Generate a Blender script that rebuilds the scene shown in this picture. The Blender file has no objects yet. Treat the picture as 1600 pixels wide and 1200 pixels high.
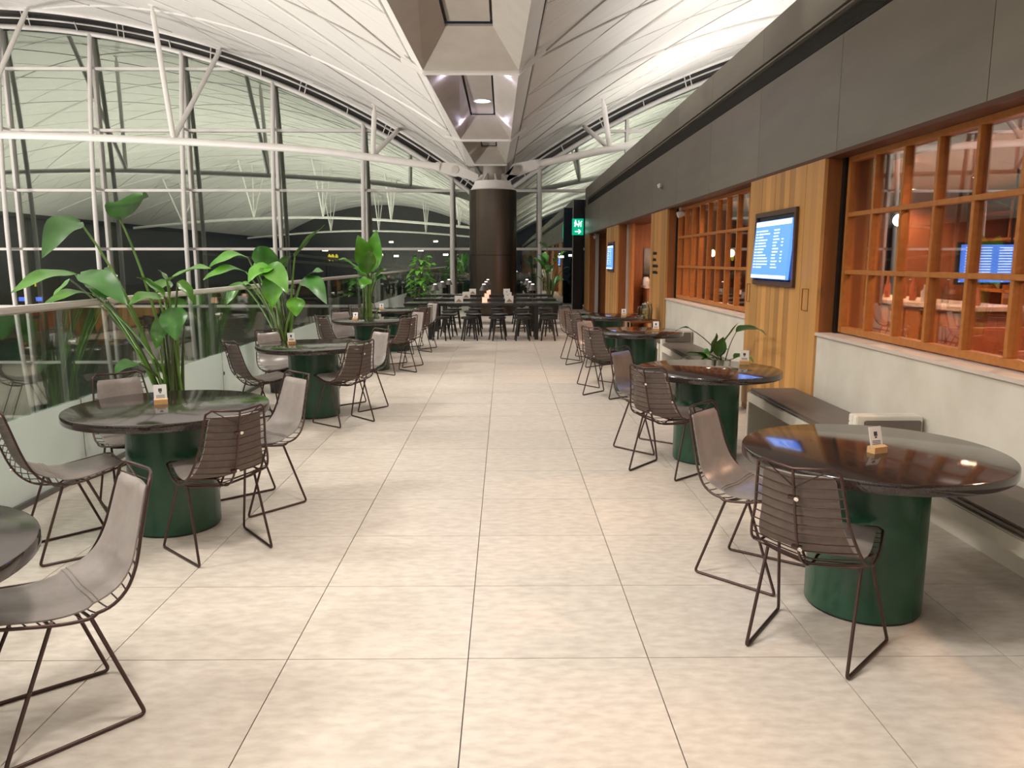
import bpy, bmesh, math, random
from mathutils import Vector, Matrix
random.seed(7)
PI = math.pi
SC = bpy.context.scene
COL = SC.collection

# ------------------------------------------------------------------ camera
cam_d = bpy.data.cameras.new('camera')
cam_d.sensor_width = 36.0
cam_d.lens = 27.0
cam_d.clip_end = 400
cam = bpy.data.objects.new('camera', cam_d)
COL.objects.link(cam)
PITCH = math.atan(192 / 1200)
YAW = math.atan(12 / 1200 * math.cos(PITCH))
cam.location = (0, 0, 1.58)
cam.rotation_euler = (PI / 2 - PITCH, 0, -YAW)
SC.camera = cam

# ------------------------------------------------------------------ world (night) and exposure
w = bpy.data.worlds.new('night')
w.use_nodes = True
w.node_tree.nodes['Background'].inputs[0].default_value = (0.02, 0.025, 0.035, 1)
w.node_tree.nodes['Background'].inputs[1].default_value = 0.6
SC.world = w
vs = SC.view_settings
vs.view_transform = 'Standard'
vs.look = 'None'
vs.exposure = 0.18
vs.gamma = 1.0
vs.use_curve_mapping = False
try:
    SC.cycles.transparent_max_bounces = 16
    SC.cycles.max_bounces = 7
    SC.cycles.glossy_bounces = 3
    SC.cycles.diffuse_bounces = 3
    SC.cycles.caustics_reflective = False
    SC.cycles.caustics_refractive = False
    SC.cycles.sample_clamp_indirect = 6.0
except Exception:
    pass

# ------------------------------------------------------------------ lamps of the hall
def area(name, loc, rot, sx, sy, watts, col=(1, .94, .87)):
    d = bpy.data.lights.new(name, 'AREA')
    d.shape = 'RECTANGLE'; d.size = sx; d.size_y = sy
    d.energy = watts; d.color = col
    o = bpy.data.objects.new(name, d); COL.objects.link(o)
    o.location = loc; o.rotation_euler = rot
    return o
def spot(name, loc, target, watts, deg=70, blend=.6, radius=.15, col=(1, .94, .87)):
    d = bpy.data.lights.new(name, 'SPOT')
    d.energy = watts; d.color = col; d.spot_size = math.radians(deg); d.spot_blend = blend
    d.shadow_soft_size = radius
    o = bpy.data.objects.new(name, d); COL.objects.link(o)
    o.location = loc
    o.rotation_euler = (Vector(target) - Vector(loc)).to_track_quat('-Z', 'Y').to_euler()
    return o
UP = (PI, 0, 0)
LEFT_UP = 3900; RIGHT_UP = 330
for x, y in ((-16, -52), (-16, -38), (-16, -27), (-13, -17), (-13, -7), (-13, 3), (-13, 13), (-22, 20), (-24, 6)):     # uplights standing in the void below the left vault
    spot('vault_uplight', (x, y, -4.6), (x + 1.5, y, 10), LEFT_UP, 150, .5, .3)
for y in (-40, -26, -12, -2, 6, 14, 22):                   # uplights on the roof of the restaurant
    area('roof_uplight', (6.5, y, 4.1), UP, 3, 5, RIGHT_UP)
for y, e in ((-4.5, 340), (2.0, 340), (8.8, 300), (20.5, 260)):     # downlights in the spine coffers
    spot('spine_downlight', (-.45, y, 4.5), (-.45, y, 0), e, 130, .8, .25)
for y in (-3.0, 3.0, 9.0, 15.0):                 # floodlights high on the left vault
    spot('vault_floodlight', (-9.0, y, 8.0), (-1.5, y + 3, 0), 2200, 50, .8, .7, (1, .95, .89))

# ------------------------------------------------------------------ helpers
class MB:
    def __init__(s): s.v = []; s.f = []
    def add(s, v, f):
        n = len(s.v); s.v += [tuple(p) for p in v]; s.f += [tuple(i + n for i in q) for q in f]; return s
    def box(s, x0, x1, y0, y1, z0, z1, M=None):
        v = [Vector(p) for p in ((x0,y0,z0),(x1,y0,z0),(x1,y1,z0),(x0,y1,z0),(x0,y0,z1),(x1,y0,z1),(x1,y1,z1),(x0,y1,z1))]
        if M is not None: v = [M @ p for p in v]
        return s.add(v, [(0,3,2,1),(4,5,6,7),(0,1,5,4),(1,2,6,5),(2,3,7,6),(3,0,4,7)])
    def tube(s, pts, r, n=8, closed=False):
        pts = [Vector(p) for p in pts]; m = len(pts)
        rr = r if isinstance(r, (list, tuple)) else [r] * m
        T = []
        for i in range(m):
            a = pts[(i - 1) % m] if (closed or i) else pts[0]
            b = pts[(i + 1) % m] if (closed or i < m - 1) else pts[-1]
            T.append((b - a).normalized())
        up = Vector((0, 0, 1)) if abs(T[0].z) < .9 else Vector((1, 0, 0))
        N = (up - T[0] * up.dot(T[0])).normalized()
        v = []
        for i in range(m):
            N = (N - T[i] * N.dot(T[i])).normalized(); B = T[i].cross(N)
            k = 1.0
            if closed or 0 < i < m - 1:
                a = (pts[i] - pts[i - 1]).normalized()
                c = max(.5, a.dot(T[i])); k = 1 / c
            for j in range(n):
                t = 2 * PI * j / n
                v.append(pts[i] + (N * math.cos(t) + B * math.sin(t)) * rr[i] * k)
        f = []
        for i in range(m if closed else m - 1):
            i2 = (i + 1) % m
            for j in range(n):
                j2 = (j + 1) % n
                f.append((i*n+j, i*n+j2, i2*n+j2, i2*n+j))
        if not closed:
            f.append(tuple(range(n - 1, -1, -1))); f.append(tuple((m-1)*n + j for j in range(n)))
        return s.add(v, f)
    def lathe(s, prof, n=32, c=(0, 0, 0), cap=True):
        v = []
        for r, z in prof:
            for j in range(n):
                t = 2 * PI * j / n
                v.append((c[0] + r * math.cos(t), c[1] + r * math.sin(t), c[2] + z))
        f = []
        for i in range(len(prof) - 1):
            for j in range(n):
                j2 = (j + 1) % n
                f.append((i*n+j, i*n+j2, (i+1)*n+j2, (i+1)*n+j))
        if cap:
            f.append(tuple(range(n - 1, -1, -1))); f.append(tuple((len(prof)-1)*n + j for j in range(n)))
        return s.add(v, f)
    def prism(s, poly, a, b, axis):                 # extrude a 2-D polygon along an axis
        def P(u, w, t):
            return {'x': (t, u, w), 'y': (u, t, w), 'z': (u, w, t)}[axis]
        n = len(poly)
        v = [P(u, w, a) for u, w in poly] + [P(u, w, b) for u, w in poly]
        f = [tuple(range(n)), tuple(range(2*n-1, n-1, -1))]
        f += [(i, (i+1) % n, n + (i+1) % n, n + i) for i in range(n)]
        return s.add(v, f)
    def mesh(s, name, mat, smooth=None, bevel=0):
        me = bpy.data.meshes.new(name)
        me.from_pydata(s.v, [], s.f); me.validate()
        bm = bmesh.new(); bm.from_mesh(me)
        bmesh.ops.recalc_face_normals(bm, faces=bm.faces)
        if bevel:
            bmesh.ops.bevel(bm, geom=list(bm.edges), offset=bevel, segments=2, affect='EDGES', clamp_overlap=True)
        bm.to_mesh(me); bm.free()
        if smooth is not None:
            me.polygons.foreach_set('use_smooth', [True] * len(me.polygons))
            me.set_sharp_from_angle(angle=math.radians(smooth))
        me.materials.append(mat)
        return me
    def build(s, name, mat, parent=None, smooth=None, bevel=0):
        return link(name, s.mesh(name, mat, smooth, bevel), parent)
def link(name, data, parent=None, loc=None, rot=None):
    o = bpy.data.objects.new(name, data); COL.objects.link(o)
    if parent is not None: o.parent = parent
    if loc is not None: o.location = loc
    if rot is not None: o.rotation_euler = rot
    return o
def tag(o, label, cat, group=None):
    o['label'] = label; o['category'] = cat
    if group: o['group'] = group
    return o
def empty(name, loc=(0, 0, 0), rz=0):
    o = bpy.data.objects.new(name, None); COL.objects.link(o)
    o.location = loc; o.rotation_euler = (0, 0, rz); o.empty_display_size = .1
    return o
def struct(o): o['kind'] = 'structure'; return o
def stuff(o): o['kind'] = 'stuff'; return o
def copy_tree(o, parent=None):
    c = o.copy(); COL.objects.link(c); c.parent = parent
    for ch in list(o.children): copy_tree(ch, c)
    return c
def smoothline(pts, rad, seg=5):                    # round the corners of a polyline
    pts = [Vector(p) for p in pts]; out = [pts[0]]
    for i in range(1, len(pts) - 1):
        a, b, c = pts[i-1], pts[i], pts[i+1]
        d1 = min(rad, (a-b).length * .45); d2 = min(rad, (c-b).length * .45)
        p, q = b + (a-b).normalized() * d1, b + (c-b).normalized() * d2
        for k in range(seg + 1):
            t = k / seg
            out.append(p * (1-t)**2 + b * 2*t*(1-t) + q * t*t)
    out.append(pts[-1]); return out

# ------------------------------------------------------------------ materials
def mk(name, col, rough=.5, metal=0, var=None, scale=6, stretch=(1, 1, 1), bump=0, bscale=40, spec=.5,
       objrand=0, emit=None, es=0, coat=0, detail=4):
    m = bpy.data.materials.new(name); m.use_nodes = True
    nt = m.node_tree; N = nt.nodes; L = nt.links; b = N['Principled BSDF']
    b.inputs['Roughness'].default_value = rough; b.inputs['Metallic'].default_value = metal
    b.inputs['Specular IOR Level'].default_value = spec
    b.inputs['Base Color'].default_value = (*col, 1)
    if coat: b.inputs['Coat Weight'].default_value = coat; b.inputs['Coat Roughness'].default_value = .12
    tc = N.new('ShaderNodeTexCoord'); mp = N.new('ShaderNodeMapping')
    mp.inputs['Scale'].default_value = stretch
    L.new(tc.outputs['Object'], mp.inputs[0])
    last = None
    if var is not None:
        no = N.new('ShaderNodeTexNoise'); no.inputs['Scale'].default_value = scale; no.inputs['Detail'].default_value = detail
        rp = N.new('ShaderNodeValToRGB'); rp.color_ramp.elements[0].position = .32; rp.color_ramp.elements[1].position = .68
        rp.color_ramp.elements[0].color = (*col, 1); rp.color_ramp.elements[1].color = (*var, 1)
        L.new(mp.outputs[0], no.inputs['Vector']); L.new(no.outputs['Fac'], rp.inputs[0])
        last = rp.outputs[0]
        if objrand:
            oi = N.new('ShaderNodeObjectInfo'); hv = N.new('ShaderNodeHueSaturation')
            mr = N.new('ShaderNodeMapRange'); mr.inputs[3].default_value = 1 - objrand; mr.inputs[4].default_value = 1 + objrand
            L.new(oi.outputs['Random'], mr.inputs[0]); L.new(mr.outputs[0], hv.inputs['Value'])
            L.new(last, hv.inputs['Color']); last = hv.outputs[0]
            ad = N.new('ShaderNodeVectorMath'); ad.operation = 'ADD'
            sc = N.new('ShaderNodeVectorMath'); sc.operation = 'SCALE'; sc.inputs[3].default_value = 37.0
            cb = N.new('ShaderNodeCombineXYZ')
            for k in range(3): L.new(oi.outputs['Random'], cb.inputs[k])
            L.new(cb.outputs[0], sc.inputs[0]); L.new(mp.outputs[0], ad.inputs[0]); L.new(sc.outputs[0], ad.inputs[1])
            L.new(ad.outputs[0], no.inputs['Vector'])
        L.new(last, b.inputs['Base Color'])
    if bump:
        nb = N.new('ShaderNodeTexNoise'); nb.inputs['Scale'].default_value = bscale; nb.inputs['Detail'].default_value = 3
        bp = N.new('ShaderNodeBump'); bp.inputs['Strength'].default_value = bump; bp.inputs['Distance'].default_value = .01
        L.new(mp.outputs[0], nb.inputs['Vector']); L.new(nb.outputs['Fac'], bp.inputs['Height']); L.new(bp.outputs[0], b.inputs['Normal'])
    if emit: b.inputs['Emission Color'].default_value = (*emit, 1); b.inputs['Emission Strength'].default_value = es
    return m
def mk_glass(name, tint=(1, 1, 1), base=.05, gain=.8, rough=.0, gcol=(1, 1, 1)):
    m = bpy.data.materials.new(name); m.use_nodes = True
    nt = m.node_tree; N = nt.nodes; L = nt.links; N.clear()
    out = N.new('ShaderNodeOutputMaterial'); mix = N.new('ShaderNodeMixShader')
    tr = N.new('ShaderNodeBsdfTransparent'); tr.inputs[0].default_value = (*tint, 1)
    gl = N.new('ShaderNodeBsdfGlossy'); gl.inputs['Roughness'].default_value = rough; gl.inputs[0].default_value = (*gcol, 1)
    fr = N.new('ShaderNodeFresnel'); fr.inputs[0].default_value = 1.5
    ma = N.new('ShaderNodeMath'); ma.operation = 'MULTIPLY_ADD'; ma.use_clamp = True
    ma.inputs[1].default_value = gain; ma.inputs[2].default_value = base
    L.new(fr.outputs[0], ma.inputs[0]); L.new(ma.outputs[0], mix.inputs[0])
    L.new(tr.outputs[0], mix.inputs[1]); L.new(gl.outputs[0], mix.inputs[2]); L.new(mix.outputs[0], out.inputs[0])
    return m
def mk_film(name, col, alpha):
    m = bpy.data.materials.new(name); m.use_nodes = True
    nt = m.node_tree; N = nt.nodes; L = nt.links
    b = N['Principled BSDF']; b.inputs['Base Color'].default_value = (*col, 1); b.inputs['Roughness'].default_value = .22
    b.inputs['Alpha'].default_value = alpha
    return m

M_floor = mk('floor_stone', (.565, .50, .432), .36, var=(.70, .637, .56), scale=13, stretch=(1, 2.2, 1), bump=.03, bscale=60, objrand=.035, detail=8)
M_grout = mk('grout', (.22, .19, .16), .8)
M_vault = mk('vault_panel', (.80, .775, .735), .42, var=(.86, .84, .80), scale=2.5, stretch=(.12, 6, .12), bump=.02, bscale=20)
M_white = mk('white_steel', (.80, .775, .74), .38, var=(.84, .82, .79), scale=3)
M_seam = mk('dark_gap', (.10, .09, .085), .8)
M_seamline = mk('seam_line', (.58, .555, .52), .5)
M_cable = mk('rib_line', (.42, .395, .365), .5)
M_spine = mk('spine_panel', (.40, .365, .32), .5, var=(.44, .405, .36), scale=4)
M_band = mk('dark_band', (.075, .07, .07), .6, var=(.10, .095, .09), scale=3)
M_fascia = mk('fascia_metal', (.245, .222, .188), .40, .3, var=(.28, .255, .215), scale=3, stretch=(1, .4, 2), objrand=.05)
M_grill = mk('grill_dark', (.028, .027, .025), .5, .3)
M_slat = mk('grill_slat', (.07, .066, .06), .5, .4)
M_wood = mk('oak_board', (.52, .265, .082), .42, var=(.58, .305, .10), scale=3, stretch=(2.5, 2.5, .3), objrand=.27, bump=.02, bscale=12)
M_wood2 = mk('teak_frame', (.45, .165, .038), .42, var=(.54, .21, .052), scale=6, stretch=(4, 4, 4), bump=.02, bscale=20)
M_wdark = mk('red_wood', (.27, .095, .028), .45, var=(.33, .12, .035), scale=5, stretch=(5, 5, .6))
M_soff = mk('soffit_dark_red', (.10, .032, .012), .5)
M_black = mk('black_metal', (.014, .014, .015), .4, .3)
M_conc = mk('concrete', (.64, .595, .505), .65, var=(.74, .70, .61), scale=3.2, bump=.05, bscale=30, detail=8)
M_concp = mk('sill_stone', (.66, .55, .47), .5, var=(.7, .6, .52), scale=5)
M_column = mk('column_metal', (.10, .082, .064), .32, .9, var=(.135, .11, .088), scale=2, stretch=(1, 1, .15))
M_top = mk('table_top', (.020, .015, .013), .10, var=(.036, .025, .021), scale=120, spec=.8, detail=2)
M_green = mk('green_lacquer', (.010, .060, .030), .24, var=(.014, .072, .037), scale=8, spec=.55)
M_wire = mk('bronze_wire', (.085, .052, .046), .35, .75)
M_pad = mk('brown_leather', (.27, .23, .21), .33, var=(.31, .265, .242), scale=30, bump=.06, bscale=160, objrand=.06, spec=.8)
M_pad2 = mk('pad_back_felt', (.135, .105, .09), .75, var=(.17, .132, .113), scale=30)
M_thread = mk('stitching', (.30, .26, .23), .6)
M_chrome = mk('chrome', (.75, .72, .68), .2, 1)
M_cush = mk('bench_cushion', (.145, .115, .095), .5, var=(.17, .135, .11), scale=14, bump=.08, bscale=50)
M_under = mk('bench_shadow_board', (.10, .095, .075), .8)
M_block = mk('pale_wood_block', (.62, .36, .15), .5, var=(.70, .43, .2), scale=30, stretch=(1, 8, 1))
M_card = mk('white_card', (.82, .80, .77), .5)
M_ink = mk('dark_ink', (.05, .05, .05), .6)
M_kraft = mk('brown_print', (.34, .22, .12), .6)
M_stool = mk('black_wood', (.012, .012, .012), .38, var=(.02, .019, .018), scale=20)
M_ltop = mk('black_table_wood', (.018, .018, .017), .2, var=(.028, .027, .026), scale=14, spec=.6)
M_leaf = mk('leaf_green', (.050, .20, .013), .30, var=(.125, .36, .024), scale=3, stretch=(1, 1, 1), objrand=.25, spec=.6)
M_leafd = mk('leaf_deep_green', (.030, .13, .018), .38, var=(.06, .22, .025), scale=4, objrand=.25, spec=.6)
M_stem = mk('stem_green', (.10, .22, .03), .45, var=(.15, .28, .045), scale=8)
M_stemb = mk('stem_dark', (.045, .075, .02), .5, var=(.08, .11, .03), scale=8)
M_pot = mk('dark_planter', (.03, .03, .03), .55)
M_soil = mk('soil', (.03, .02, .013), .95, var=(.06, .04, .025), scale=60)
M_glass = mk_glass('curtain_glass', (.90, .95, .92), .43, .5, gcol=(.90, .97, .86))
M_bglass = mk_glass('balustrade_glass', (.93, .97, .95), .01, .5, gcol=(.95, 1, .97))
M_film = mk_film('pale_green_film', (.84, .92, .87), .72)
M_wglass = mk_glass('window_glass', (.97, .95, .93), .03, .7)
M_cglass = mk_glass('clear_glass', (.97, .98, .98), .06, .8)
M_rail = mk('rail_steel', (.66, .63, .59), .35, .15)
M_post = mk('post_steel', (.16, .155, .145), .45, .5)
M_screen = mk('screen_blue', (.02, .04, .12), .2, emit=(.06, .16, .62), es=2.6)
M_screent = mk('screen_text', (.4, .5, .8), .3, emit=(.45, .60, 1.0), es=2.8)
M_screenf = mk('screen_frame', (.10, .055, .035), .4)
M_signg = mk('sign_green', (.0, .2, .1), .4, emit=(.0, .30, .155), es=1.3)
M_signw = mk('sign_white', (.9, .9, .9), .4, emit=(.9, 1, .95), es=1.5)
M_lampw = mk('lamp_glow', (1, .9, .75), .4, emit=(1, .86, .64), es=14)
M_ltop2 = mk('lamp_top_glow', (1, .9, .8), .4, emit=(1, .82, .72), es=2.2)
M_glow = mk('warm_glow', (1, .6, .35), .4, emit=(1, .40, .30), es=1.0)
M_cool = mk('cool_glow', (.9, .9, 1), .4, emit=(.90, .86, 1.0), es=9)
M_shade = mk('lamp_shade', (.07, .065, .06), .5, .2)
M_orange = mk('orange_leather', (.42, .12, .045), .45, var=(.5, .16, .06), scale=10)
M_rceil = mk('restaurant_ceiling', (.80, .60, .52), .7)
M_rwall = mk('restaurant_wall', (.30, .11, .045), .5, var=(.38, .15, .06), scale=4, stretch=(4, 4, .5))
M_rfloor = mk('restaurant_floor', (.16, .10, .07), .5, var=(.2, .13, .09), scale=8)
M_ground = mk('apron_ground', (.012, .013, .014), .9, var=(.02, .021, .022), scale=.4)
M_lower = mk('lower_floor', (.075, .072, .068), .45, var=(.095, .09, .085), scale=2)
M_slab = mk('slab_edge', (.42, .41, .38), .6)
M_red = mk('red_plastic', (.55, .05, .03), .4)
M_plastic = mk('white_plastic', (.8, .78, .75), .4)
M_lemon = mk('lemon', (.85, .62, .05), .45)
M_water = mk_glass('water', (.90, .90, .78), .05, .6)
M_dark = mk('dark_panel', (.012, .013, .015), .25)
M_tree = mk('night_foliage', (.02, .05, .015), .7, var=(.035, .08, .02), scale=2)

# ================================================================== STRUCTURE
Y0, YE = -60.0, 27.5           # hall behind the camera, end glazing
BX = -3.13                     # glass balustrade
WX = 2.6                       # front of the restaurant
# ---- floor of stone tiles
TX, TY = .725, .70
fl = struct(empty('floor'))
MB().box(BX - .12, WX + .3, Y0, YE - .1, -.35, -.012).build('floor_base', M_grout, fl)
tile = MB().box(-TX/2 + .0022, TX/2 - .0022, -TY/2 + .0022, TY/2 - .0022, -.012, 0).mesh('tile', M_floor)
cols = [-.148 + TX * k for k in range(-5, 5)]
def cut_tile(x0, x1, y0, y1):
    return MB().box(x0 + .002, x1 - .002, y0 + .002, y1 - .002, -.012, 0)
for r in range(-4, 12):
    y = 4.28 + TY * r
    for x in cols:
        a, b = max(x, BX + .02), min(x + TX, WX + .1)
        if b - a < .05: continue
        if b - a > TX - .01: link('tile', tile, fl, (x + TX/2, y + TY/2, 0))
        else: cut_tile(a, b, y, y + TY).build('tile', M_floor, fl)
mb = MB()
for r in list(range(-20, -4)) + list(range(12, 33)):
    y = 4.28 + TY * r
    for x in cols:
        a, b = max(x, BX + .02), min(x + TX, WX + .1)
        if b - a < .05: continue
        mb.box(a + .002, b - .002, y + .002, min(y + TY, YE - .1) - .002, -.012, 0)
stuff(mb.build('distant_tiles', M_floor, fl))
struct(MB().box(BX - .30, BX - .12, Y0, YE - .1, -.55, .0).build('trim_1', M_slab))
struct(MB().box(-34, BX - .3, Y0, YE + .4, -5.3, -5.0).build('floor_lower', M_lower))
struct(MB().box(BX - .3, BX - .15, Y0, YE, -5.0, -.36).build('wall_lower', M_lower))
struct(MB().box(-34.3, -34, Y0, YE, -5, 6).build('wall_left', M_lower))
struct(MB().box(-34, 20, Y0 - .3, Y0, -5, 12).build('wall_back', M_lower))

# ---- the two barrel vaults
ZC, RV, RF = -18.07, 27.75, 27.4
CL, CR = -17.5, 16.4
SX = -.33
def vz(x, R=RV):
    c = CL if x < SX else CR
    return ZC + math.sqrt(max(0, R*R - (x - c)**2))
ce = struct(empty('ceiling'))
def arc_pts(side, a0, a1, n, R):
    c = CL if side < 0 else CR
    out = []
    for i in range(n + 1):
        a = a0 + (a1 - a0) * i / n
        out.append((c + (-side) * R * math.sin(a), ZC + R * math.cos(a)))
    return out           # a>0 leans toward the spine
def gl(y, side):                      # valley line where a vault meets the spine
    yy = min(26.5, max(7.0, y))
    return -1.40 + .028 * (yy - 12) if side < 0 else .50 - .017 * (yy - 12)
def a_at(y, side, R=RV):
    return math.asin((gl(y, side) - CL) / R) if side < 0 else math.asin((CR - gl(y, side)) / R)
for side in (-1, 1):
    NS = 44
    y = Y0
    while y < 26.4:
        pw = 1.0 if y >= -10 else 2.0
        v = []; f = []
        ya, yb = y + .004, min(y + pw, 26.5) - .004
        A = arc_pts(side, a_at(ya, side), -.60, NS, RV); B = arc_pts(side, a_at(yb, side), -.60, NS, RV)
        A2 = arc_pts(side, a_at(ya, side), -.60, NS, RV + .03); B2 = arc_pts(side, a_at(yb, side), -.60, NS, RV + .03)
        for k in range(NS + 1):
            v += [(A[k][0], ya, A[k][1]), (B[k][0], yb, B[k][1]), (B2[k][0], yb, B2[k][1]), (A2[k][0], ya, A2[k][1])]
        for i in range(NS):
            for k in range(4):
                f.append((i*4+k, i*4+(k+1) % 4, i*4+4+(k+1) % 4, i*4+4+k))
        f += [(0, 1, 2, 3), (NS*4+3, NS*4+2, NS*4+1, NS*4)]
        MB().add(v, f).build('ceiling_panel', M_vault, ce, 30)
        y += pw
    a0 = a_at(7, side)
    arc = arc_pts(side, a0, -.62, 44, RV + .10); arc2 = arc_pts(side, a0, -.62, 44, RV + .16)
    MB().prism(arc + arc2[::-1], Y0, YE + .3, 'y').build('roof_shell', M_seam, ce)
    def onv(a, y, off=.012):
        c = CL if side < 0 else CR
        R = RV - off
        return (c - side * R * math.sin(a), y, ZC + R * math.cos(a))
    for k in range(-15, 6):               # lattice of diagonal ribs on the shell
        for d in (1, -1):
            pts = []; yy = 12.5 + 5.0 * k
            a = as_ = a_at(yy, side)
            while a > -.58:
                y = yy + d * .60 * (as_ - a) * RV
                if Y0 + .1 < y < 26.45 and a <= a_at(y, side): pts.append((a, y))
                a -= .035
            if len(pts) > 2:
                white = (k + d) % 2 == 0
                MB().tube([onv(a, y) for a, y in pts], .038 if white else .014, 6).build('rib', M_white if white else M_cable, ce, 60)
                if white: MB().tube([onv(a, y - .13, .004) for a, y in pts if y < 26.4], .012, 5).build('rib_gap', M_seamline, ce, 60)
    for k in range(-12, 6):               # finer seams between the ribs
        for d in (1, -1):
            pts = []; yy = 15.0 + 5.0 * k; a = as_ = a_at(yy, side)
            while a > -.58:
                y = yy + d * .60 * (as_ - a) * RV
                if Y0 + .1 < y < 26.45 and a <= a_at(y, side): pts.append(onv(a, y, .002))
                a -= .045
            if len(pts) > 2: MB().tube(pts, .008, 4).build('seam', M_seamline, ce, 60)
    edge = [(x, 26.5, z) for x, z in arc_pts(side, a_at(26.5, side), -.6, 50, RV - .02)]
    MB().tube(edge, .05, 8).build('edge_trim', M_white, ce, 60)

# ---- spine between the vaults: coffers, cross beams, side plates, gaps
sp = struct(empty('trim_2'))
def interp(y, tab):
    if y <= tab[0][0]: return tab[0][1]
    for (a, p), (b, q) in zip(tab, tab[1:]):
        if y <= b: return p + (q - p) * (y - a) / (b - a)
    return tab[-1][1]
TL = [(6, -1.30), (8.7, -1.21), (11.7, -1.17), (18.1, -.985), (22.6, -.835), (26, -.72)]
TR = [(6, .36), (8.7, .29), (11.7, .215), (18.1, .145), (22.6, .06), (26, 0)]
ZS = 4.30
beams = [-60, -53, -47.2, -41.4, -35.2, -29, -23.2, -17.6, -11.8, -6.0, -.1, 5.8, 11.75, 18.1, 22.6]
def sx(y, s): return interp(y, TL if s < 0 else TR)
def slab6(P, off, name, mat):
    P = [Vector(p) for p in P]; off = Vector(off)
    return MB().add(P + [p + off for p in P], [(0,1,2,3),(7,6,5,4),(0,4,5,1),(1,5,6,2),(2,6,7,3),(3,7,4,0)]).build(name, mat, sp)
ZT = ZS + .32
for i in range(len(beams) - 1):
    ya, yb = beams[i] + .07, beams[i+1] - .07
    run = 1.0
    ta, tb = ya + run, yb - run
    m = (ya + yb) / 2; cx = (sx(m, -1) + sx(m, 1)) / 2; hwid = .42 * (sx(m, 1) - sx(m, -1)) / 2
    tx0, tx1 = cx - hwid, cx + hwid
    c = [(sx(ya,-1), ya, ZS), (sx(ya,1), ya, ZS), (sx(yb,1), yb, ZS), (sx(yb,-1), yb, ZS)]
    t = [(tx0, ta, ZT), (tx1, ta, ZT), (tx1, tb, ZT), (tx0, tb, ZT)]
    for j in range(4):
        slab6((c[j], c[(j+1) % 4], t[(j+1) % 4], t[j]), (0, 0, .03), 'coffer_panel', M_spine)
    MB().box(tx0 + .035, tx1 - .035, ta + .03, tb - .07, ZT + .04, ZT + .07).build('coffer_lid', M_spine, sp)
    MB().box(tx0 - .05, tx1 + .05, ta - .05, tb + .05, ZT + .09, ZT + .12).build('coffer_gap', M_seam, sp)
for i, y in enumerate(beams):
    MB().box(sx(y,-1) - .02, sx(y,1) + .02, y - .07, y + .07, ZS - .035, ZS + .10).build('cross_beam', M_white, sp, bevel=.008)
for s in (-1, 1):
    for i in range(len(beams)):
        ya = beams[i]; yb = beams[i+1] if i + 1 < len(beams) else 26.3
        def edge_(y, d, dz=0): x = gl(y, s) - s * d; return (x, y, vz(gl(y, s)) + dz)
        slab6(((sx(ya, s), ya, ZS), edge_(ya, .035, -.02), edge_(yb, .035, -.02), (sx(yb, s), yb, ZS)), (0, 0, .04), 'side_plate', M_white)
        slab6((edge_(ya, .05, .06), edge_(ya, -.05, .09), edge_(yb, -.05, .09), edge_(yb, .05, .06)), (0, 0, .03), 'shadow_gap', M_seam)
for y in (12.0, 18.3):                  # knuckles where the ribs meet the spine
    for s in (-1, 1):
        P = (sx(y, s), gl(y, s) + s * .12)
        MB().prism([(min(P), ZS - .03 if s > 0 else vz(gl(y, s)) - .05), (max(P), vz(gl(y, s)) - .05 if s > 0 else ZS - .03), (max(P), vz(gl(y, s)) + .02 if s > 0 else ZS + .06), (min(P), ZS + .06 if s > 0 else vz(gl(y, s)) + .02)], y - .10, y + .02, 'y').build('knuckle', M_white, sp, bevel=.01)
MB().box(-.62, -.22, 24.0, 24.8, 4.10, 4.28).build('beam_end', M_spine, sp)
MB().box(-.95, .15, 22.7, 26.4, 4.34, 4.40).build('end_soffit', M_spine, sp)
cl = empty('ceiling_light', (0, 0, 0))
tag(cl, 'cool white lamp glowing inside the second ceiling coffer', 'ceiling light')
MB().lathe([(.001, 0), (.15, 0), (.15, .012), (.001, .012)], 20, (-.42, 15.6, 4.646)).build('diffuser', M_cool, cl)
MB().lathe([(.15, -.003), (.18, -.003), (.18, .012), (.15, .012)], 20, (-.42, 15.6, 4.646), cap=False).build('rim', M_white, cl)
def pl(loc, e, col, r=.06):
    d = bpy.data.lights.new('coffer_lamp', 'POINT'); d.energy = e; d.color = col; d.shadow_soft_size = r
    o = bpy.data.objects.new('coffer_lamp', d); COL.objects.link(o); o.location = loc
for x in (-.86, -.02):
    for y in (12.6, 16.6): pl((x, y, 4.40), 4.5, (.80, .72, 1))

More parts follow.
